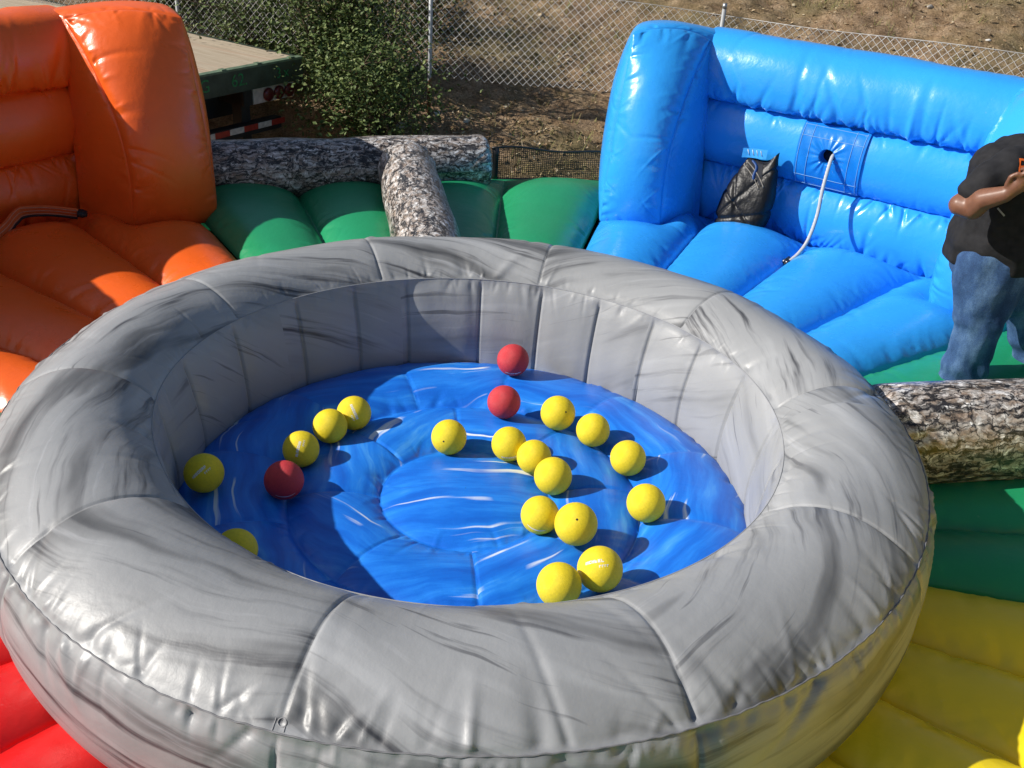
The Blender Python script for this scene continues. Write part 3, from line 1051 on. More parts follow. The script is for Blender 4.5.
    isc = Acc(); loop = np.concatenate([PR[:, 0], PR[:1, 0]]); isc.tube(loop + [0, 0, .0005], .0022, 6, False)
    isc.build('seam', simple('light_grey_piping', (.29, .295, .305), .5), root)

    # outer wall
    pout = catmull([(x, z, 0) for x, z in [(1.705, .938), (1.735, .89), (1.757, .80), (1.758, .68), (1.735, .57), (1.69, .47), (1.62, .40)]], 54)[:, :2]

    def d_out(TH, Dd, L):
        S_ = np.radians(TH) * 1.72
        w = groove(TH, 1.72, nseg, off, .010, .008)
        w += pleats(S_, Dd, rng, 0, per * 1.72, 300, .011, .010, .10, per * 1.72, .3)
        w += pleats(S_, Dd, rng, 0, per * 1.72, 46, .016, .018, .27, per * 1.72, .5)
        w += waves(S_, Dd, rng, 8, 4, 14, .006)
        return w * np.clip(Dd / .015, 0, 1)
    revolve('outer_wall', pout, 1600, lambda a, b, c: d_out(a, b, c), nseg, off, .12, 31, MAT['grey'])

    # stitched seam between rim and outer wall
    acc = Acc(); th = np.linspace(0, per, 1400, endpoint=False)
    rp = 1.7045 + .0008 * np.sin(th * 190) + .001 * np.sin(th * 57 + 1)
    zp = .939 + .0010 * np.sin(th * 230 + 2) + .001 * np.sin(th * 71)
    k = 6; P = np.zeros((1400, k + 1, 3))
    for j in range(k + 1):
        a = 2 * math.pi * j / k; q = .0026
        P[:, j, 0] = (rp + q * math.cos(a)) * np.cos(th); P[:, j, 1] = (rp + q * math.cos(a)) * np.sin(th); P[:, j, 2] = zp + q * math.sin(a)
    acc.grid(P, True); acc.build('seam', MAT['seam'], root)

    # pool floor
    def floor_h(X, Y):
        r = np.hypot(X, Y); th = np.degrees(np.arctan2(Y, X))
        h = np.where(r < .35, .050 * tube_prof(np.clip(r / .35, 0, 1), 2, .75), 0.0)
        x2 = (r - .535) / .185; h = h + np.where(np.abs(x2) < 1, .050 * tube_prof(np.clip(x2, -1, 1), 2, .7), 0)
        x3 = (r - .945) / .225; h = h + np.where(np.abs(x3) < 1, .070 * tube_prof(np.clip(x3, -1, 1), 2, .7), 0)
        n_ = np.where(r > .72, 12, 8); of = np.where(r > .72, 22, 8)
        q = (th - of) % (360 / n_); q = np.minimum(q, 360 / n_ - q); xx = np.radians(q) * r
        g = np.where(r > .36, np.exp(-(xx / .006) ** 2) * .007 + np.exp(-(xx / .04) ** 2) * .004, 0)
        return .478 + h - g * np.clip(h / .03, 0, 1)
    nr, nth = 150, 480
    rr = np.linspace(.002, 1.175, nr); th = np.arange(nth) * per / nth
    TH, RRr = np.meshgrid(th, rr, indexing='ij')
    X, Y = RRr * np.cos(TH), RRr * np.sin(TH)
    Z = floor_h(X, Y)
    rg2 = np.random.default_rng(4)
    wr = np.zeros_like(Z)
    for R0, o, n_, a_ in ((.35, -1, 40, .003), (.35, 1, 60, .005), (.72, -1, 70, .005), (.72, 1, 90, .007), (1.165, -1, 120, .009)):
        D = (RRr - R0) * o
        m = (D > 0) & (D < .2)
        q = np.zeros_like(Z); q[m] = pleats(TH[m] * R0, D[m], rg2, 0, per * R0, n_, a_, .010, .12, per * R0, .5); wr += q
    wr += waves(X, Y, rg2, 8, 6, 18, .002)
    P = np.stack([X, Y, Z + wr], -1)
    F = grid_faces(nth, nr, True, 0, True)
    C_ = P.reshape(-1, 3)[F].mean(1)
    rf = np.hypot(C_[:, 0], C_[:, 1]); tf = np.degrees(np.arctan2(C_[:, 1], C_[:, 0])) % 360
    ring_id = np.where(rf < .35, 0, np.where(rf < .72, 1, 2))
    n_ = np.choose(ring_id, [1, 8, 12]); of = np.choose(ring_id, [0, 8, 22])
    sid = (np.floor((tf - of) / (360 / n_)).astype(int)) % n_ + ring_id * 20
    rg = np.random.default_rng(9); ro = rg.uniform(-.5, .5, 64); ox = rg.uniform(0, 30, 64); oy = rg.uniform(0, 30, 64)
    cen = np.where(ring_id == 0, .15, np.radians(of + (np.floor((tf - of) / (360 / n_)) + .5) * (360 / n_)) + math.pi / 2 + ro[sid])
    xy = P.reshape(-1, 3)[F][..., :2]
    c, s = np.cos(-cen)[:, None], np.sin(-cen)[:, None]
    uv = np.stack([xy[..., 0] * c - xy[..., 1] * s + ox[sid][:, None], xy[..., 0] * s + xy[..., 1] * c + oy[sid][:, None]], -1)
    link('pool_floor', mesh_np('pool_floor', P.reshape(-1, 3), F, uv.reshape(-1, 2)), MAT['pool'], root)

    # pencilled number on the rim, laid on the surface
    bvh = BVHTree.FromPolygons([tuple(v.co) for v in rim.data.vertices], [tuple(p.vertices) for p in rim.data.polygons])
    off3 = Vector((CX, CY, 0))

    def on(px, py):
        d = Vector(ray(px, py)).normalized()
        h = bvh.ray_cast(Vector(CAM) - off3, d)
        return np.array(h[0] + h[1] * .0004 * (1 if h[1].dot(d) < 0 else -1))
    nm = Acc()
    nm.tube([on(276.5 - 4.5 * t_, 717.5 + 13 * t_) for t_ in np.linspace(0, 1, 14)], .0016, 6)
    nm.tube([on(282.3 + 4.4 * math.cos(a_), 722.5 + 4.6 * math.sin(a_)) for a_ in np.linspace(0, 6.4, 30)], .0016, 6)
    nm.tube([on(286.6 - 3.0 * t_, 722 + 10.5 * t_) for t_ in np.linspace(0, 1, 14)], .0016, 6)
    nm.build('number_mark', simple('pencil_grey', (.25, .25, .26), .6), rim)
    return floor_h


floor_h = tank()


# ------------------------------------------------------------------ bark logs
def log(label, p, q, rad, seed, parts_tilt=0.0):
    rng = np.random.default_rng(seed)
    p = np.asarray(p, float); q = np.asarray(q, float)
    L = np.linalg.norm(q - p); ax = (q - p) / L
    side = np.cross(ax, [0, 0, 1.0]); side /= np.linalg.norm(side); up = np.cross(side, ax)
    nth, nx = 150, 220
    cap = .10
    s = np.r_[np.linspace(0, 1, 16)[:-1] ** 2 * cap, np.linspace(cap, L - cap, nx), L - cap * np.linspace(1, 0, 16)[1:] ** 2]
    th = np.arange(nth) * 2 * math.pi / nth
    TH, SS = np.meshgrid(th, s, indexing='ij')
    e = np.minimum(SS, L - SS) / cap
    r = rad * (np.clip(1 - np.clip(1 - e, 0, 1) ** 3.2, 0.0, 1) ** .5)
    w = pleats(TH * rad, SS - .04, rng, 0, 2 * math.pi * rad, 26, .012, .012, .25, 2 * math.pi * rad) + pleats(TH * rad, L - SS - .04, rng, 0, 2 * math.pi * rad, 26, .012, .012, .25, 2 * math.pi * rad)
    w += waves(TH * rad, SS, rng, 6, 4, 12, .005)
    r = r * (1 + w / rad)
    P = p + ax * SS[..., None] + side * (r * np.cos(TH))[..., None] + up * (r * np.sin(TH))[..., None]
    F = grid_faces(nth, len(s), True, 0, True)
    i = np.arange(nth); b = np.arange(len(s) - 1)
    I, B = np.meshgrid(i, b, indexing='ij')
    uv = np.zeros((len(F), 4, 2))
    for k, (di, dj) in enumerate(((0, 0), (1, 0), (1, 1), (0, 1))):
        uv[:, k, 0] = s[B.ravel() + dj] + seed; uv[:, k, 1] = (I.ravel() + di) * 2 * math.pi / nth * rad + seed * .7
    uv = uv[:, ::-1]
    o = link('inflatable_log', mesh_np('inflatable_log', P.reshape(-1, 3), F, uv.reshape(-1, 2)), MAT['bark'])
    tag(o, label, 'inflatable log', 'bark-printed inflatable logs')
    return o


log('long bark-printed log lying across the back edge of the green mat', lane_pt(101.3, -1.60, 3.84, .635), lane_pt(101.3, .69, 4.06, .655), .215, 1)
log('short bark-printed log pointing from the grey tank to the long back log', polar(99.6, 1.74, .68), polar(100.9, 3.76, .715), .205, 2)
log('bark-printed log right of the grey tank, in front of the man', polar(11.6, 1.72, .695), polar(11.6, 4.0, .695), .225, 3)


# ------------------------------------------------------------------ low black net at the back
def net():
    root = thing('net_barrier', 'low black mesh net stretched behind the green mat beside the blue lane', 'net')
    a = Acc()
    u0, u1, zb, zt = .74, 1.95, .43, .70
    def sag(u): return .02 * math.sin((u - u0) * 5)
    def top(u): return zt - .03 * (u - u0) + .012 * math.sin((u - u0) * 9)
    for u in np.arange(u0, u1, .016):
        a.tube([lane_pt(101.3, u, 4.30 + sag(u), z) for z in np.linspace(zb, top(u), 4)], .0022, 4, False)
    for f in np.linspace(0, 1, 18):
        a.tube([lane_pt(101.3, u, 4.301 + sag(u), zb + (top(u) - zb) * f) for u in np.linspace(u0, u1, 30)], .0022, 4, False)
    a.build('netting', MAT['black_cloth'], root)
    b = Acc()
    b.tube([lane_pt(101.3, u, 4.30 + sag(u), top(u)) for u in np.linspace(u0, u1, 30)], .009, 6)
    b.tube([lane_pt(101.3, u, 4.30 + sag(u), zb + .01) for u in np.linspace(u0, u1, 30)], .014, 6)
    b.tube([lane_pt(101.3, u0 + .03, 4.30, z) for z in np.linspace(zb, zt, 6)], .026, 8, True, .3)
    b.build('border_webbing', MAT['black_cloth'], root)


net()


# ------------------------------------------------------------------ balls
def solve_ball(px, py, r, lift=0.0):
    d = ray(px, py)
    ks = np.linspace(-r, r, 25); gx, gy = np.meshgrid(ks, ks); m = np.hypot(gx, gy) < r * .98
    gx, gy = gx[m], gy[m]; cap = np.sqrt(r * r - gx * gx - gy * gy)

    def gap(k):
        p = CAM + d * k
        return p[2] - (floor_h(p[0] - CX + gx, p[1] - CY + gy) + cap).max() - lift
    lo, hi = 2.0, 7.0
    for _ in range(50):
        mid = (lo + hi) / 2
        if gap(mid) > 0: lo = mid
        else: hi = mid
    return CAM + d * lo


def sphere_pt(c, r, u, v, spin):
    """Point on the ball where the decal offset (u, v) lands, decal turned by spin (measured on the side facing the photographer)."""
    f = c - CAM; f = f / np.linalg.norm(f)
    ex = _X - f * (_X @ f); ex /= np.linalg.norm(ex); ey = np.cross(f, ex)
    if ey @ _Y > 0: ey = -ey
    return lambda a, b: c + r * 1.004 * (lambda w: w / np.linalg.norm(w))(
        (ex * (u + a * math.cos(spin) - b * math.sin(spin)) + ey * (v + a * math.sin(spin) + b * math.cos(spin)) - f * math.sqrt(max(.02, 1 - min(.98, u * u + v * v)))))


ball_proto = {}


def ball_mesh(r):
    bm = bmesh.new(); bmesh.ops.create_uvsphere(bm, u_segments=56, v_segments=32, radius=r)
    me = bpy.data.meshes.new('playground_ball'); bm.to_mesh(me); bm.free(); return me


BM = {'ball_yellow': ball_mesh(1.0), 'ball_red': ball_mesh(1.0)}
for k_, m_ in BM.items():
    m_.materials.append(MAT[k_]); m_.polygons.foreach_set('use_smooth', [True] * len(m_.polygons))


def decal(o, c, r, kind, u, v, spin, rng):
    sp = sphere_pt(c, r, u, v, spin)
    acc = Acc()
    def quad(x0, y0, x1, y1):
        n = 5
        P = np.array([[sp(x, y) for y in np.linspace(y0, y1, 3)] for x in np.linspace(x0, x1, n)])
        acc.grid(P - c, False, False)
    if kind == 'valve':
        P = np.array([[sp(q * math.cos(a), q * math.sin(a)) for q in (0, .03, .055)] for a in np.linspace(0, 6.2832, 13)])
        acc.grid(P - c); name, mat = 'valve', MAT['dark']
    elif kind == 'arc':
        x = np.linspace(-.55, .55, 24)
        P = np.array([[sp(a, -.12 * (1 - (a / .55) ** 2) + b * (1 - .6 * abs(a / .55))) for b in (-.07, .07)] for a in x])
        acc.grid(P - c); name, mat = 'white_mark', MAT['white_ink']
    else:                                                        # worn, unreadable printed wordmark
        x = -.52
        while x < .42:
            w = rng.uniform(.08, .125); h = .15
            quad(x, -h / 2, x + .035, h / 2)
            if rng.random() < .8: quad(x + .03, h / 2 - .04, x + w, h / 2)
            if rng.random() < .7: quad(x + .03, -.02, x + w * .9, .02)
            if rng.random() < .6: quad(x + .03, -h / 2, x + w, -h / 2 + .04)
            if rng.random() < .6: quad(x + w - .03, -h / 2, x + w, h / 2)
            x += w + .03
        x = .16
        while x < .5:
            quad(x, -.29, x + .03, -.19); quad(x + .03, -.22, x + .08, -.19); x += .11
        name, mat = 'wordmark', MAT['white_ink']
    # local space: the ball object carries a uniform scale r
    d = acc.build(name, mat, o)
    d.scale = (1 / r,) * 3
    return d


Y_, R_ = 'ball_yellow', 'ball_red'
GY, GR = 'yellow balls in the pool', 'red balls in the pool'
BALLS = [
    (204, 473, .0775, Y_, 0, 'shaded yellow ball with white wordmark, alone against the left side of the tank wall', [('word', -.25, .05, .75)]),
    (301, 449, .0765, Y_, 0, 'shaded yellow ball with white wordmark, touching the shaded red ball', [('word', -.15, .05, 1.35)]),
    (330, 426, .0755, Y_, 0, 'unmarked yellow ball between the two wordmark balls of the shaded diagonal row', []),
    (354, 413, .0765, Y_, 0, 'half-sunlit yellow ball with a white wordmark running down it, end of the shaded diagonal row', [('word', 0, .1, -1.15)]),
    (449, 437, .0770, Y_, 0, 'lone yellow ball with a dark valve dot at the far edge of the centre disc', [('valve', -.3, -.25, 0)]),
    (509, 444, .0760, Y_, 0, 'deeper yellow ball with a faint mark low down, farthest of three touching balls', [('word', .05, -.78, .1)]),
    (534, 457, .0740, Y_, 0, 'middle yellow ball of the three touching in a diagonal row', []),
    (553, 476, .0785, Y_, 0, 'plain yellow ball, nearest of three touching in a diagonal row', []),
    (558, 413, .0790, Y_, 0, 'yellow ball with a dark valve dot, right of the sunlit red balls', [('valve', .45, .05, 0)]),
    (593, 430, .0750, Y_, 0, 'plain yellow ball just beyond the valve-dot ball, close to the far right wall', []),
    (628, 458, .0765, Y_, 0, 'plain yellow ball on the seam just above the one lying farthest right', []),
    (646, 503, .0775, Y_, 0, 'plain yellow ball lying farthest right in the pool', []),
    (540, 515, .0750, Y_, 0, 'yellow ball with a broad white arc low on its side, behind the large valve-dot ball', [('arc', -.2, -.72, -.35)]),
    (576, 524, .0820, Y_, .008, 'large yellow ball with a dark valve dot, in front of the white-arc ball', [('valve', .05, .2, 0)]),
    (600, 569, .0825, Y_, 0, 'large sunlit yellow ball with white wordmark, close to the front rim', [('word', -.22, .32, .12)]),
    (559, 585, .0800, Y_, 0, 'yellow ball cut off by the front rim, left of the sunlit wordmark ball', []),
    (236, 550, .0760, Y_, 0, 'yellow ball almost hidden behind the left front rim, only its top showing', []),
    (513, 360, .0785, R_, 0, 'sunlit red ball resting against the far grey wall', [('word', .0, -.85, 0)]),
    (504, 402, .0765, R_, 0, 'sunlit red ball on the open blue floor, just in front of the wall', []),
    (284, 480, .0785, R_, 0, 'dull red ball in the shade beside a yellow wordmark ball', [('arc', .1, -.8, .1)]),
]
rngb = np.random.default_rng(50)
for px, py, r, kind, lift, label, marks in BALLS:
    c = solve_ball(px, py, r, lift)
    o = bpy.data.objects.new('playground_ball', BM[kind]); COL.objects.link(o)
    o.location = c; o.scale = (r,) * 3
    tag(o, label, 'ball', GY if kind == Y_ else GR)
    for (kd, u, v, spin) in marks: decal(o, c, r, kd, u, v, spin, rngb)


# ------------------------------------------------------------------ bag, cord, strap on the lanes
def bag():
    root = thing('bag', 'crumpled black bag with open zip leaning on the blue wall', 'bag')
    rng = np.random.default_rng(6)
    bot = (at_ap(712, 216, 3.72, AXB) + at_ap(762, 226, 3.72, AXB)) / 2
    base = lane_pt(AXB, -.49, 3.70, .50)
    ud = lane_pt(AXB, 1, 0, 0) - lane_pt(AXB, 0, 0, 0); vd = lane_pt(AXB, 0, 1, 0) - lane_pt(AXB, 0, 0, 0); zd = np.array([0, 0, 1.0])
    n, m = 120, 90
    th = np.arange(n) * 2 * math.pi / n; t = np.linspace(0, 1, m)
    TH, T = np.meshgrid(th, t, indexing='ij')
    hgt = .53
    wx = np.interp(T, [0, .06, .25, .5, .75, .93, 1], [.11, .165, .180, .170, .135, .105, .100])
    wy = np.interp(T, [0, .06, .25, .5, .75, .93, 1], [.06, .11, .125, .11, .08, .045, .03])
    e = .75
    ct, st = np.cos(TH), np.sin(TH)
    X = wx * np.sign(ct) * np.abs(ct) ** e; Y = wy * np.sign(st) * np.abs(st) ** e
    X = X + .05 * T ** 1.5 + .015; Y = Y + .14 * T                # leans back
    Z = T * hgt * (1 + .04 * np.cos(TH)) + .030 * T ** 5 * np.cos(TH * 2)
    w = waves(X + .3 * Y, Z * .8, rng, 7, 9, 22, .013)
    w = np.sign(w) * np.abs(w / .02) ** 1.0 * .02 - .012 * np.exp(-((X * .7 + Z - .20) / .012) ** 2) - .012 * np.exp(-((X * 1.2 - Z + .27) / .014) ** 2) - .010 * np.exp(-((X * .3 - Z + .13) / .012) ** 2) - .010 * np.exp(-((X + Z * .35 - .06) / .012) ** 2)
    X = X + ct * w; Y = Y + st * w
    P = base + X[..., None] * ud + Y[..., None] * vd + Z[..., None] * zd
    acc = Acc(); acc.grid(P, True, True)
    acc.add(P[:, 0], [[i, (i + 1) % n, (i + 1) % n, i] for i in range(0)] or np.array([[0, n // 4, n // 2, 3 * n // 4]]))
    tt = NT('black_bag_cloth'); tt.set(tt.ramp(tt.noise(tt.coord(), 9, 5, .65), [(.4, (.006, .006, .007)), (.60, (.008, .008, .009)), (.74, (.018, .017, .017))]), .40, .3)
    tt.bump(tt.noise(tt.coord(), 16, 5), .5, .02)
    acc.build('sack', tt.m, root)
    # zip tapes, and a dark sheet painted as the mouth's shade, on the sack
    vs = [tuple(q) for q in P.reshape(-1, 3)]
    fs = [tuple(f) for f in grid_faces(n, m, True)]
    bvh = BVHTree.FromPolygons(vs, fs)

    def on(px, py, lift=.004):
        d = Vector(ray(px, py)).normalized()
        h = bvh.ray_cast(Vector(CAM), d)
        if h[0] is None:
            h = bvh.find_nearest(Vector(at_ap(px, py, 3.75, AXB)))
        return np.array(h[0] - d * lift)
    for dx in (0, 5):
        z = Acc(); z.tube([on(738 + dx + 20 * t_ + 3 * math.sin(t_ * 3), 158 - dx * .3 + 31 * t_) for t_ in np.linspace(0, 1, 26)], .0042, 6)
        z.build('zip', simple('tan_zip_tape', (.20, .18, .15), .6, .4, 0, .3, 60), root)
    mo = Acc()
    G = []
    for t_ in np.linspace(0, 1, 14):
        l = np.array([746 + 13 * t_, 157 + 28 * t_]); r_ = np.array([764 - 3 * t_, 157 + 28 * t_])
        G.append([on(*(l + (r_ - l) * f), .003) for f in np.linspace(0, 1, 8)])
    mo.grid(np.array(G)); mo.build('mouth_shade', simple('inside_shade_paint', (.004, .006, .012), .8), root)
    li = Acc(); li.tube([on(752 + 5 * t_ + 3 * math.sin(t_ * 5), 160 + 20 * t_, .006) for t_ in np.linspace(0, 1, 16)], [.004] + [.012] * 14 + [.004], 8, True, .6)
    li.build('lining', simple('blue_lining', (.015, .06, .20), .5), root)
    tg = Acc(); q = P[int(.80 * n), m - 3]
    pts0 = at_ap(743, 150, 3.80, AXB); pts1 = at_ap(768, 152, 3.80, AXB)
    Pp = np.array([[pts0 + (pts1 - pts0) * a + zd * b + vd * (.05 * b + .01 * math.sin(a * 5)) for b in np.linspace(-.05, .015, 8)] for a in np.linspace(0, 1, 12)])
    tg.grid(Pp); tgo = tg.build('care_tag', simple('pale_blue_tag', (.04, .30, .68), .4, .4, 0, .2, 40), root)
    ma = Acc()
    for k in range(4):
        ma.tube([Pp[3 + 2 * k, 2] - vd * .003, Pp[3 + 2 * k - 1, 6] - vd * .003], .003, 4)
    ma.build('tag_print', simple('tag_white', (.5, .62, .74), .5), tgo)


bag()


def cord():
    root = thing('cord', 'grey bungee cord with a metal hook hanging from the hole in the blue wall', 'cord')
    pts = [at_ap(835, 154, 3.95, AXB), at_ap(831, 160, 3.86, AXB), at_ap(823, 188, 3.76, AXB), at_ap(817, 216, 3.70, AXB), at_ap(808, 240, 3.62, AXB), at_ap(798, 254, 3.53, AXB), at_ap(788, 262, 3.46, AXB)]
    c = catmull(pts, 90)
    a = Acc(); a.tube(c, .0125, 12)
    t = NT('grey_braid'); wv = t.n('ShaderNodeTexWave'); wv.inputs['Scale'].default_value = 60; t.l(t.coord(), wv.inputs['Vector'])
    t.set(t.ramp(wv.outputs[1], [(.2, (.30, .31, .32)), (.6, (.56, .57, .58))]), .6, .3); t.bump(wv.outputs[1], .3, .004)
    a.build('rope', t.m, root)
    h = Acc(); p = c[-1]; d = c[-1] - c[-4]; d /= np.linalg.norm(d)
    side = np.cross(d, [0, 0, 1]); side /= np.linalg.norm(side)
    h.tube([p - d * .01, p + d * .02], .017, 10)
    h.tube([p + d * .02 + side * .026 * math.sin(t_) + d * (.028 - .028 * math.cos(t_)) for t_ in np.linspace(0, 6.0, 26)], .0065, 8)
    h.tube([p - d * .02 + side * .012 + np.array([0, 0, .02]), p + d * .045 + side * .02 + np.array([0, 0, .012])], .008, 8)
    h.build('hook', simple('dark_steel_hook', (.12, .12, .125), .3, .5, .9), root)


cord()


def strap():
    root = thing('strap', 'orange webbing strap with a black end lying on the orange mattress', 'strap')
    pts = [at_z(-45, 268, .60), at_z(2, 231, .61), at_z(14, 217, .635), at_z(24, 211, .64), at_z(50, 210, .63), at_z(78, 213, .60)]
    c = catmull(pts, 80)
    T = np.gradient(c, axis=0); T /= np.linalg.norm(T, axis=1)[:, None]
    up = np.array([0, -.55, .83]); 
    P = []; E = []
    for i in range(len(c)):
        w = up - T[i] * (up @ T[i]); w /= np.linalg.norm(w); nrm = np.cross(T[i], w)
        hw, th = .036, .006
        P.append([c[i] + w * hw + nrm * th, c[i] - w * hw + nrm * th, c[i] - w * hw - nrm * th, c[i] + w * hw - nrm * th, c[i] + w * hw + nrm * th])
        E.append((w, nrm))
    a = Acc(); a.grid(np.array(P), False, True)
    a.build('webbing', simple('orange_webbing', (.60, .13, .03), .6, .3, 0, .15, 60, .2), root, False)
    s = Acc()
    for f in (-.029, 0.0, .029):
        for sg in (1, -1): s.tube([c[i] + E[i][0] * f + E[i][1] * sg * .0068 for i in range(80)], .0016, 4)
    s.build('stitching', simple('cream_thread', (.55, .40, .28), .7), root)
    b = Acc(); q = c[-1]
    b.tube([q - T[-1] * .005, q + T[-1] * .03, q + T[-1] * .055], [.040, .042, .026], 14, True, .6)
    b.build('buckle', MAT['dark'], root)
    u = Acc(); u.tube([c[i] - E[i][0] * .045 - np.array([0, 0, .004]) for i in range(26, 80)], .010, 8)
    u.build('backing_strip', MAT['dark'], root)


strap()


# ------------------------------------------------------------------ the man
def blobs(name, chains, voxel, mat, parent, smooth=6, fold=None):
    """One continuous skin: chains of ellipsoids (centre, rx, ry, rz), voxel-merged and smoothed."""
    bm = bmesh.new()
    for ch in chains:
        P = [np.array(k, float) for k in ch]
        seq = []
        for a, b in zip(P[:-1], P[1:]):
            dist = np.linalg.norm(b[:3] - a[:3]); n = max(2, int(dist / (min(a[3:].min(), b[3:].min()) * .35)) + 1)
            for s in np.linspace(0, 1, n, endpoint=False): seq.append(a + (b - a) * s)
        seq.append(P[-1])
        for e in seq:
            r = bmesh.ops.create_icosphere(bm, subdivisions=2, radius=1)
            for v in r['verts']: v.co = Vector((e[0] + v.co.x * e[3], e[1] + v.co.y * e[4], e[2] + v.co.z * e[5]))
    me = bpy.data.meshes.new(name); bm.to_mesh(me); bm.free()
    o = bpy.data.objects.new(name, me); COL.objects.link(o)
    m = o.modifiers.new('r', 'REMESH'); m.mode = 'VOXEL'; m.voxel_size = voxel
    s = o.modifiers.new('s', 'SMOOTH'); s.iterations = smooth; s.factor = .5
    dg = bpy.context.evaluated_depsgraph_get()
    out = bpy.data.meshes.new_from_object(o.evaluated_get(dg))
    bpy.data.objects.remove(o); bpy.data.meshes.remove(me)
    if fold is not None:
        n = len(out.vertices); co = np.zeros(n * 3); no = np.zeros(n * 3)
        out.vertices.foreach_get('co', co); out.vertices.foreach_get('normal', no)
        co = co.reshape(-1, 3); no = no.reshape(-1, 3)
        co = co + no * fold(co)[:, None]
        out.vertices.foreach_set('co', co.ravel()); out.update()
    out.materials.clear()
    return link(name, out, mat, parent)


def person():
    root = thing('person', 'man in black T-shirt and blue jeans standing on the green mat, arm bent', 'person')
    bx, by, z0 = 2.375, 4.72, .50
    def E(x, y, z, rx, ry=None, rz=None):
        ry = rx if ry is None else ry; rz = rx if rz is None else rz
        return (bx + x, by + y, z0 + z, rx, ry, rz)
    # x forward (to the right in view), -y towards the photographer
    elbow = (-.375, -.235, 1.005); sh = (-.135, -.19, 1.235); wrist = tuple(at_y(1006, 194, 4.33) - np.array([bx, by, z0]))
    arm_r = [E(-.10, -.10, 1.17, .05), E((sh[0] + elbow[0]) / 2, -.215, 1.10, .052), E(*elbow, .052), E(-.33, -.265, 1.005, .058), E(*(np.array(elbow) * .5 + np.array(wrist) * .5), .052), E(*wrist, .034, .036, .038)]
    kn = at_y(1024, 182, 4.30) - np.array([bx, by, z0])            # knuckles of the loosely closed right hand
    w_ = np.array(wrist); hd = kn - w_; hd /= np.linalg.norm(hd)
    hs = np.cross(hd, [0, -1.0, 0]); hs /= np.linalg.norm(hs)
    if hs[2] < 0: hs = -hs
    hn = np.cross(hs, hd)
    if hn[1] > 0: hn = -hn
    hand_r = [E(*w_, .032, .032, .035), E(*(w_ + hd * .035), .034, .026, .038), E(*(w_ + hd * .075), .034, .024, .042)]
    fr = []
    for k, (o_, ln) in enumerate(((.036, .92), (.012, 1.0), (-.012, .95), (-.034, .78))):
        b = w_ + hd * .085 + hs * o_
        fr.append([E(*b, .0105), E(*(b + hd * .034 * ln + hn * .004), .0103), E(*(b + hd * .046 * ln - hn * .026), .0095), E(*(b + hd * .022 * ln - hn * .040), .0088)])
    t0 = w_ + hd * .03 + hs * .036
    fr.append([E(*t0, .013), E(*(t0 + hd * .036 + hs * .022), .012), E(*(t0 + hd * .066 + hs * .016), .0105)])
    sh2 = (-.05, .16, 1.12)
    arm_l = [E(-.04, .12, 1.13, .05), E(.0, .22, 1.08, .052), E(.03, .25, .97, .046), E(.10, .10, 1.03, .044), E(.14, -.04, 1.09, .034), E(.14, -.10, 1.11, .032, .036, .04), E(.14, -.16, 1.125, .03, .03, .042)]
    fl = []
    for k, dz in enumerate((.036, .012, -.012, -.034)):
        b = np.array([.135, -.18, 1.13 + dz])
        fl.append([E(*b, .0095), E(b[0] - .008, b[1] - .034, b[2], .0095), E(b[0] - .03, b[1] - .045, b[2], .0088), E(b[0] - .045, b[1] - .03, b[2], .008)])
    fl.append([E(.13, -.13, 1.15, .012), E(.11, -.155, 1.175, .011), E(.08, -.175, 1.178, .0095)])
    def EH(x, y, z, rx, ry=None, rz=None):                        # head bowed forwards over the hands
        return E(x + .11, y, z - .06, rx, ry, rz)
    head = [[E(.03, 0, 1.21, .07), E(.09, 0, 1.26, .066), EH(.075, 0, 1.375, .060)],
            [EH(.10, 0, 1.47, .088, .074, .098), EH(.115, 0, 1.50, .092, .076, .10)],
            [EH(.155, 0, 1.41, .048, .052, .045), EH(.165, 0, 1.395, .038, .042, .034)],
            [EH(.195, 0, 1.465, .022, .014, .020), EH(.212, 0, 1.448, .018, .017, .015)],
            [EH(.185, 0, 1.412, .018, .028, .010), EH(.19, 0, 1.412, .012, .022, .009)],
            [EH(.185, .028, 1.50, .018, .022, .010), EH(.185, -.028, 1.50, .018, .022, .010)],
            [EH(.085, -.078, 1.47, .020, .009, .032), EH(.092, -.080, 1.455, .016, .009, .02)],
            [EH(.085, .078, 1.47, .020, .009, .032), EH(.092, .080, 1.455, .016, .009, .02)]]
    core = [[E(-.01, 0, .80, .12, .12, .12), E(-.05, 0, 1.10, .11, .12, .10), E(.02, 0, 1.20, .055, .07, .05), E(.06, 0, 1.25, .055)]]
    sk = NT('skin'); c = sk.ramp(sk.noise(sk.coord(), 18, 4), [(.3, (.150, .066, .040)), (.7, (.205, .095, .058))])
    sk.set(c, .42, .5); sk.b.inputs['Subsurface Weight'].default_value = .06; sk.b.inputs['Subsurface Radius'].default_value = (.02, .008, .004)
    body = blobs('body', [arm_r, hand_r] + fr + [arm_l] + fl + head + core, .0062, sk.m, root, 5)
    hair = blobs('hair', [[EH(.075, 0, 1.515, .095, .083, .088), EH(.085, 0, 1.53, .096, .083, .086)], [EH(.02, 0, 1.47, .045, .068, .07), EH(.02, 0, 1.43, .035, .055, .05)]], .008, simple('black_hair', (.012, .010, .009), .6, .4, 0, .4, 90, .6), root, 3)
    for s in (-1, 1):
        ey = Acc(); q = np.array(EH(.186, s * .031, 1.478, 0)[:3])
        ey.tube([q - [.006, 0, 0], q + [.006, 0, 0], q + [.010, 0, 0]], [.011, .010, .004], 12); ey.build('eye', simple('eye', (.06, .045, .04), .2), body)
    # shirt
    rng = np.random.default_rng(2)

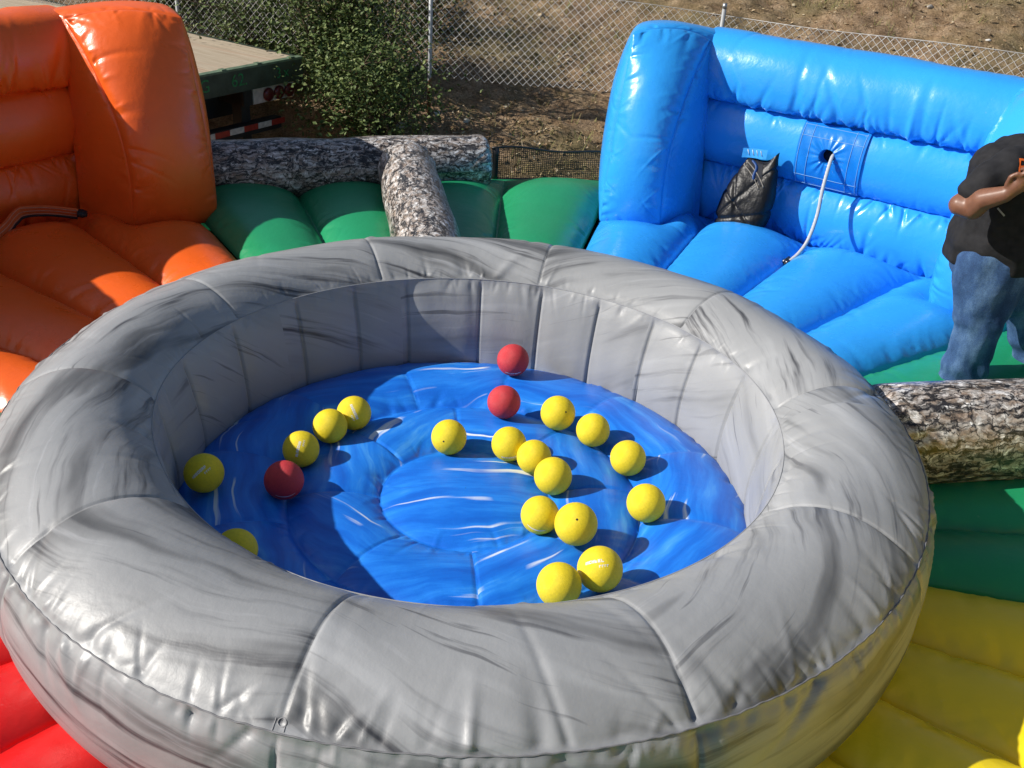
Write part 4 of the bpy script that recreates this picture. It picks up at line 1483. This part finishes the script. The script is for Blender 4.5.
    def fold(co):
        x, y, z = co[:, 0] - bx, co[:, 1] - by, co[:, 2] - z0
        w = .006 * np.sin(z * 40 + x * 12 + 3 * np.sin(x * 9 + y * 5)) * smoothstep(.95, .80, z) * smoothstep(.66, .76, z)
        w += .0045 * np.sin((x * .9 - z * .35) * 62 + 2 * np.sin(z * 11)) * smoothstep(.90, 1.06, z)
        w += .003 * np.sin(x * 21 + y * 12 + z * 6)
        return w
    torso = [E(-.02, 0, .650, .262, .212, .018), E(-.02, 0, .69, .266, .216, .03), E(-.02, 0, .76, .270, .22, .06), E(.0, 0, .90, .265, .215, .10), E(-.02, 0, 1.02, .245, .21, .10), E(-.06, 0, 1.13, .215, .205, .10), E(-.055, 0, 1.180, .172, .19, .080), E(.0, 0, 1.240, .12, .13, .050)]
    slr = [E(-.09, -.150, 1.185, .105), E(-.185, -.195, 1.160, .105), E(-.265, -.225, 1.125, .098, .088, .085), E(-.315, -.232, 1.075, .088, .084, .070)]
    sll = [E(-.04, .14, 1.150, .095), E(-.01, .215, 1.10, .088), E(.02, .245, 1.02, .082)]
    sm = NT('black_tshirt'); sm.set(sm.ramp(sm.noise(sm.coord(), 30, 5), [(.3, (.011, .011, .013)), (.7, (.020, .020, .023))]), .85, .25); sm.bump(sm.noise(sm.coord(), 220, 3), .25, .002)
    shirt = blobs('shirt', [torso, slr, sll], .009, sm.m, root, 12, fold)
    # jeans
    jm = NT('blue_denim'); co = jm.coord()
    d = jm.noise(jm.mapping(co, (1, 1, .45)), 9, 5, .6)
    c = jm.ramp(d, [(.3, (.020, .045, .115)), (.5, (.042, .092, .205)), (.68, (.11, .20, .345))])
    c = jm.mix(1.0, c, jm.ramp(jm.noise(co, 240, 2), [(.35, .75), (.65, 1.15)]), 'MULTIPLY'); jm.set(c, .85, .2)
    jm.bump(jm.noise(co, 60, 4), .3, .004)

    def jf(co):
        x, y, z = co[:, 0] - bx, co[:, 1] - by, co[:, 2] - z0
        w = .006 * np.sin(z * 52 + x * 22 + 3 * np.sin(x * 14)) * (smoothstep(.26, .12, z) + .7 * np.exp(-((z - .37) / .07) ** 2))
        w += .003 * np.sin(z * 20 - x * 34) + .002 * np.sin(x * 40 + y * 30)
        return w
    leg_r = [E(-.05, -.085, .70, .215, .13, .12), E(-.065, -.10, .56, .178, .12, .1), E(-.055, -.11, .36, .125, .10, .09), E(-.06, -.115, .20, .118, .094, .08), E(-.065, -.12, .06, .122, .09, .055), E(-.065, -.12, .035, .122, .09, .035)]
    leg_l = [E(.02, .085, .70, .19, .12, .12), E(.12, .10, .56, .160, .115, .1), E(.27, .11, .37, .122, .098, .09), E(.35, .115, .20, .115, .092, .08), E(.42, .12, .06, .118, .09, .05), E(.42, .12, .035, .118, .09, .035)]
    hips = [E(-.02, 0, .70, .24, .195, .08), E(-.02, 0, .60, .21, .18, .08)]
    jeans = blobs('jeans', [leg_r, leg_l, hips], .009, jm.m, root, 10, jf)
    sl_ = Acc()
    sl_.tube([(bx + x, by - .205 + .02 * abs(z - .4), z0 + z) for x, z in ((.01, .66), (.0, .5), (-.03, .33), (-.085, .14), (-.10, .04))], .003, 5)
    for nm, x, y in (('shoe', -.085, -.12), ('shoe', .46, .12)):
        s_ = blobs(nm, [[E(x - .09, y, .015, .05, .045, .045), E(x + .02, y, .015, .06, .05, .045), E(x + .14, y, -.005, .055, .05, .03)]], .010, simple('pale_shoe_leather', (.42, .40, .38), .6, .3, 0, .2), root, 4)
        so_ = Acc(); so_.box((bx + x + .03, by + y, z0 - .035), .29, .10, .03); so_.build('sole', simple('shoe_sole', (.25, .24, .23), .7), s_)
    # orange letter and a pale slash printed on the chest
    bvh = BVHTree.FromPolygons([tuple(v.co) for v in shirt.data.vertices], [tuple(p.vertices) for p in shirt.data.polygons])

    def onto(me, px, py, sx, sy, name, mat):
        bmx = bmesh.new(); bmx.from_mesh(me); bmesh.ops.triangulate(bmx, faces=bmx.faces); bmesh.ops.subdivide_edges(bmx, edges=bmx.edges, cuts=2)
        for v in bmx.verts:
            d = Vector(ray(px + v.co.x * sx[0] + v.co.y * sy[0], py + v.co.x * sx[1] + v.co.y * sy[1])).normalized()
            h = bvh.ray_cast(Vector(CAM), d)
            if h[0] is None: h = bvh.find_nearest(Vector(CAM) + d * 4.9)
            v.co = h[0] - d * .003
        bmx.to_mesh(me); bmx.free(); link(name, me, mat, shirt)
    onto(text_mesh('B', 1.0, 0), 1017, 175, (20, 2), (1, -25), 'chest_letter', simple('orange_ink', (.85, .16, .02), .5))
    bmq = bmesh.new(); bmesh.ops.create_grid(bmq, x_segments=6, y_segments=2, size=.5)
    mq = bpy.data.meshes.new('pale_slash'); bmq.to_mesh(mq); bmq.free()
    onto(mq, 1001, 212, (7, 8), (1.4, -1.2), 'pale_slash', simple('grey_ink', (.30, .30, .30), .6))


person()
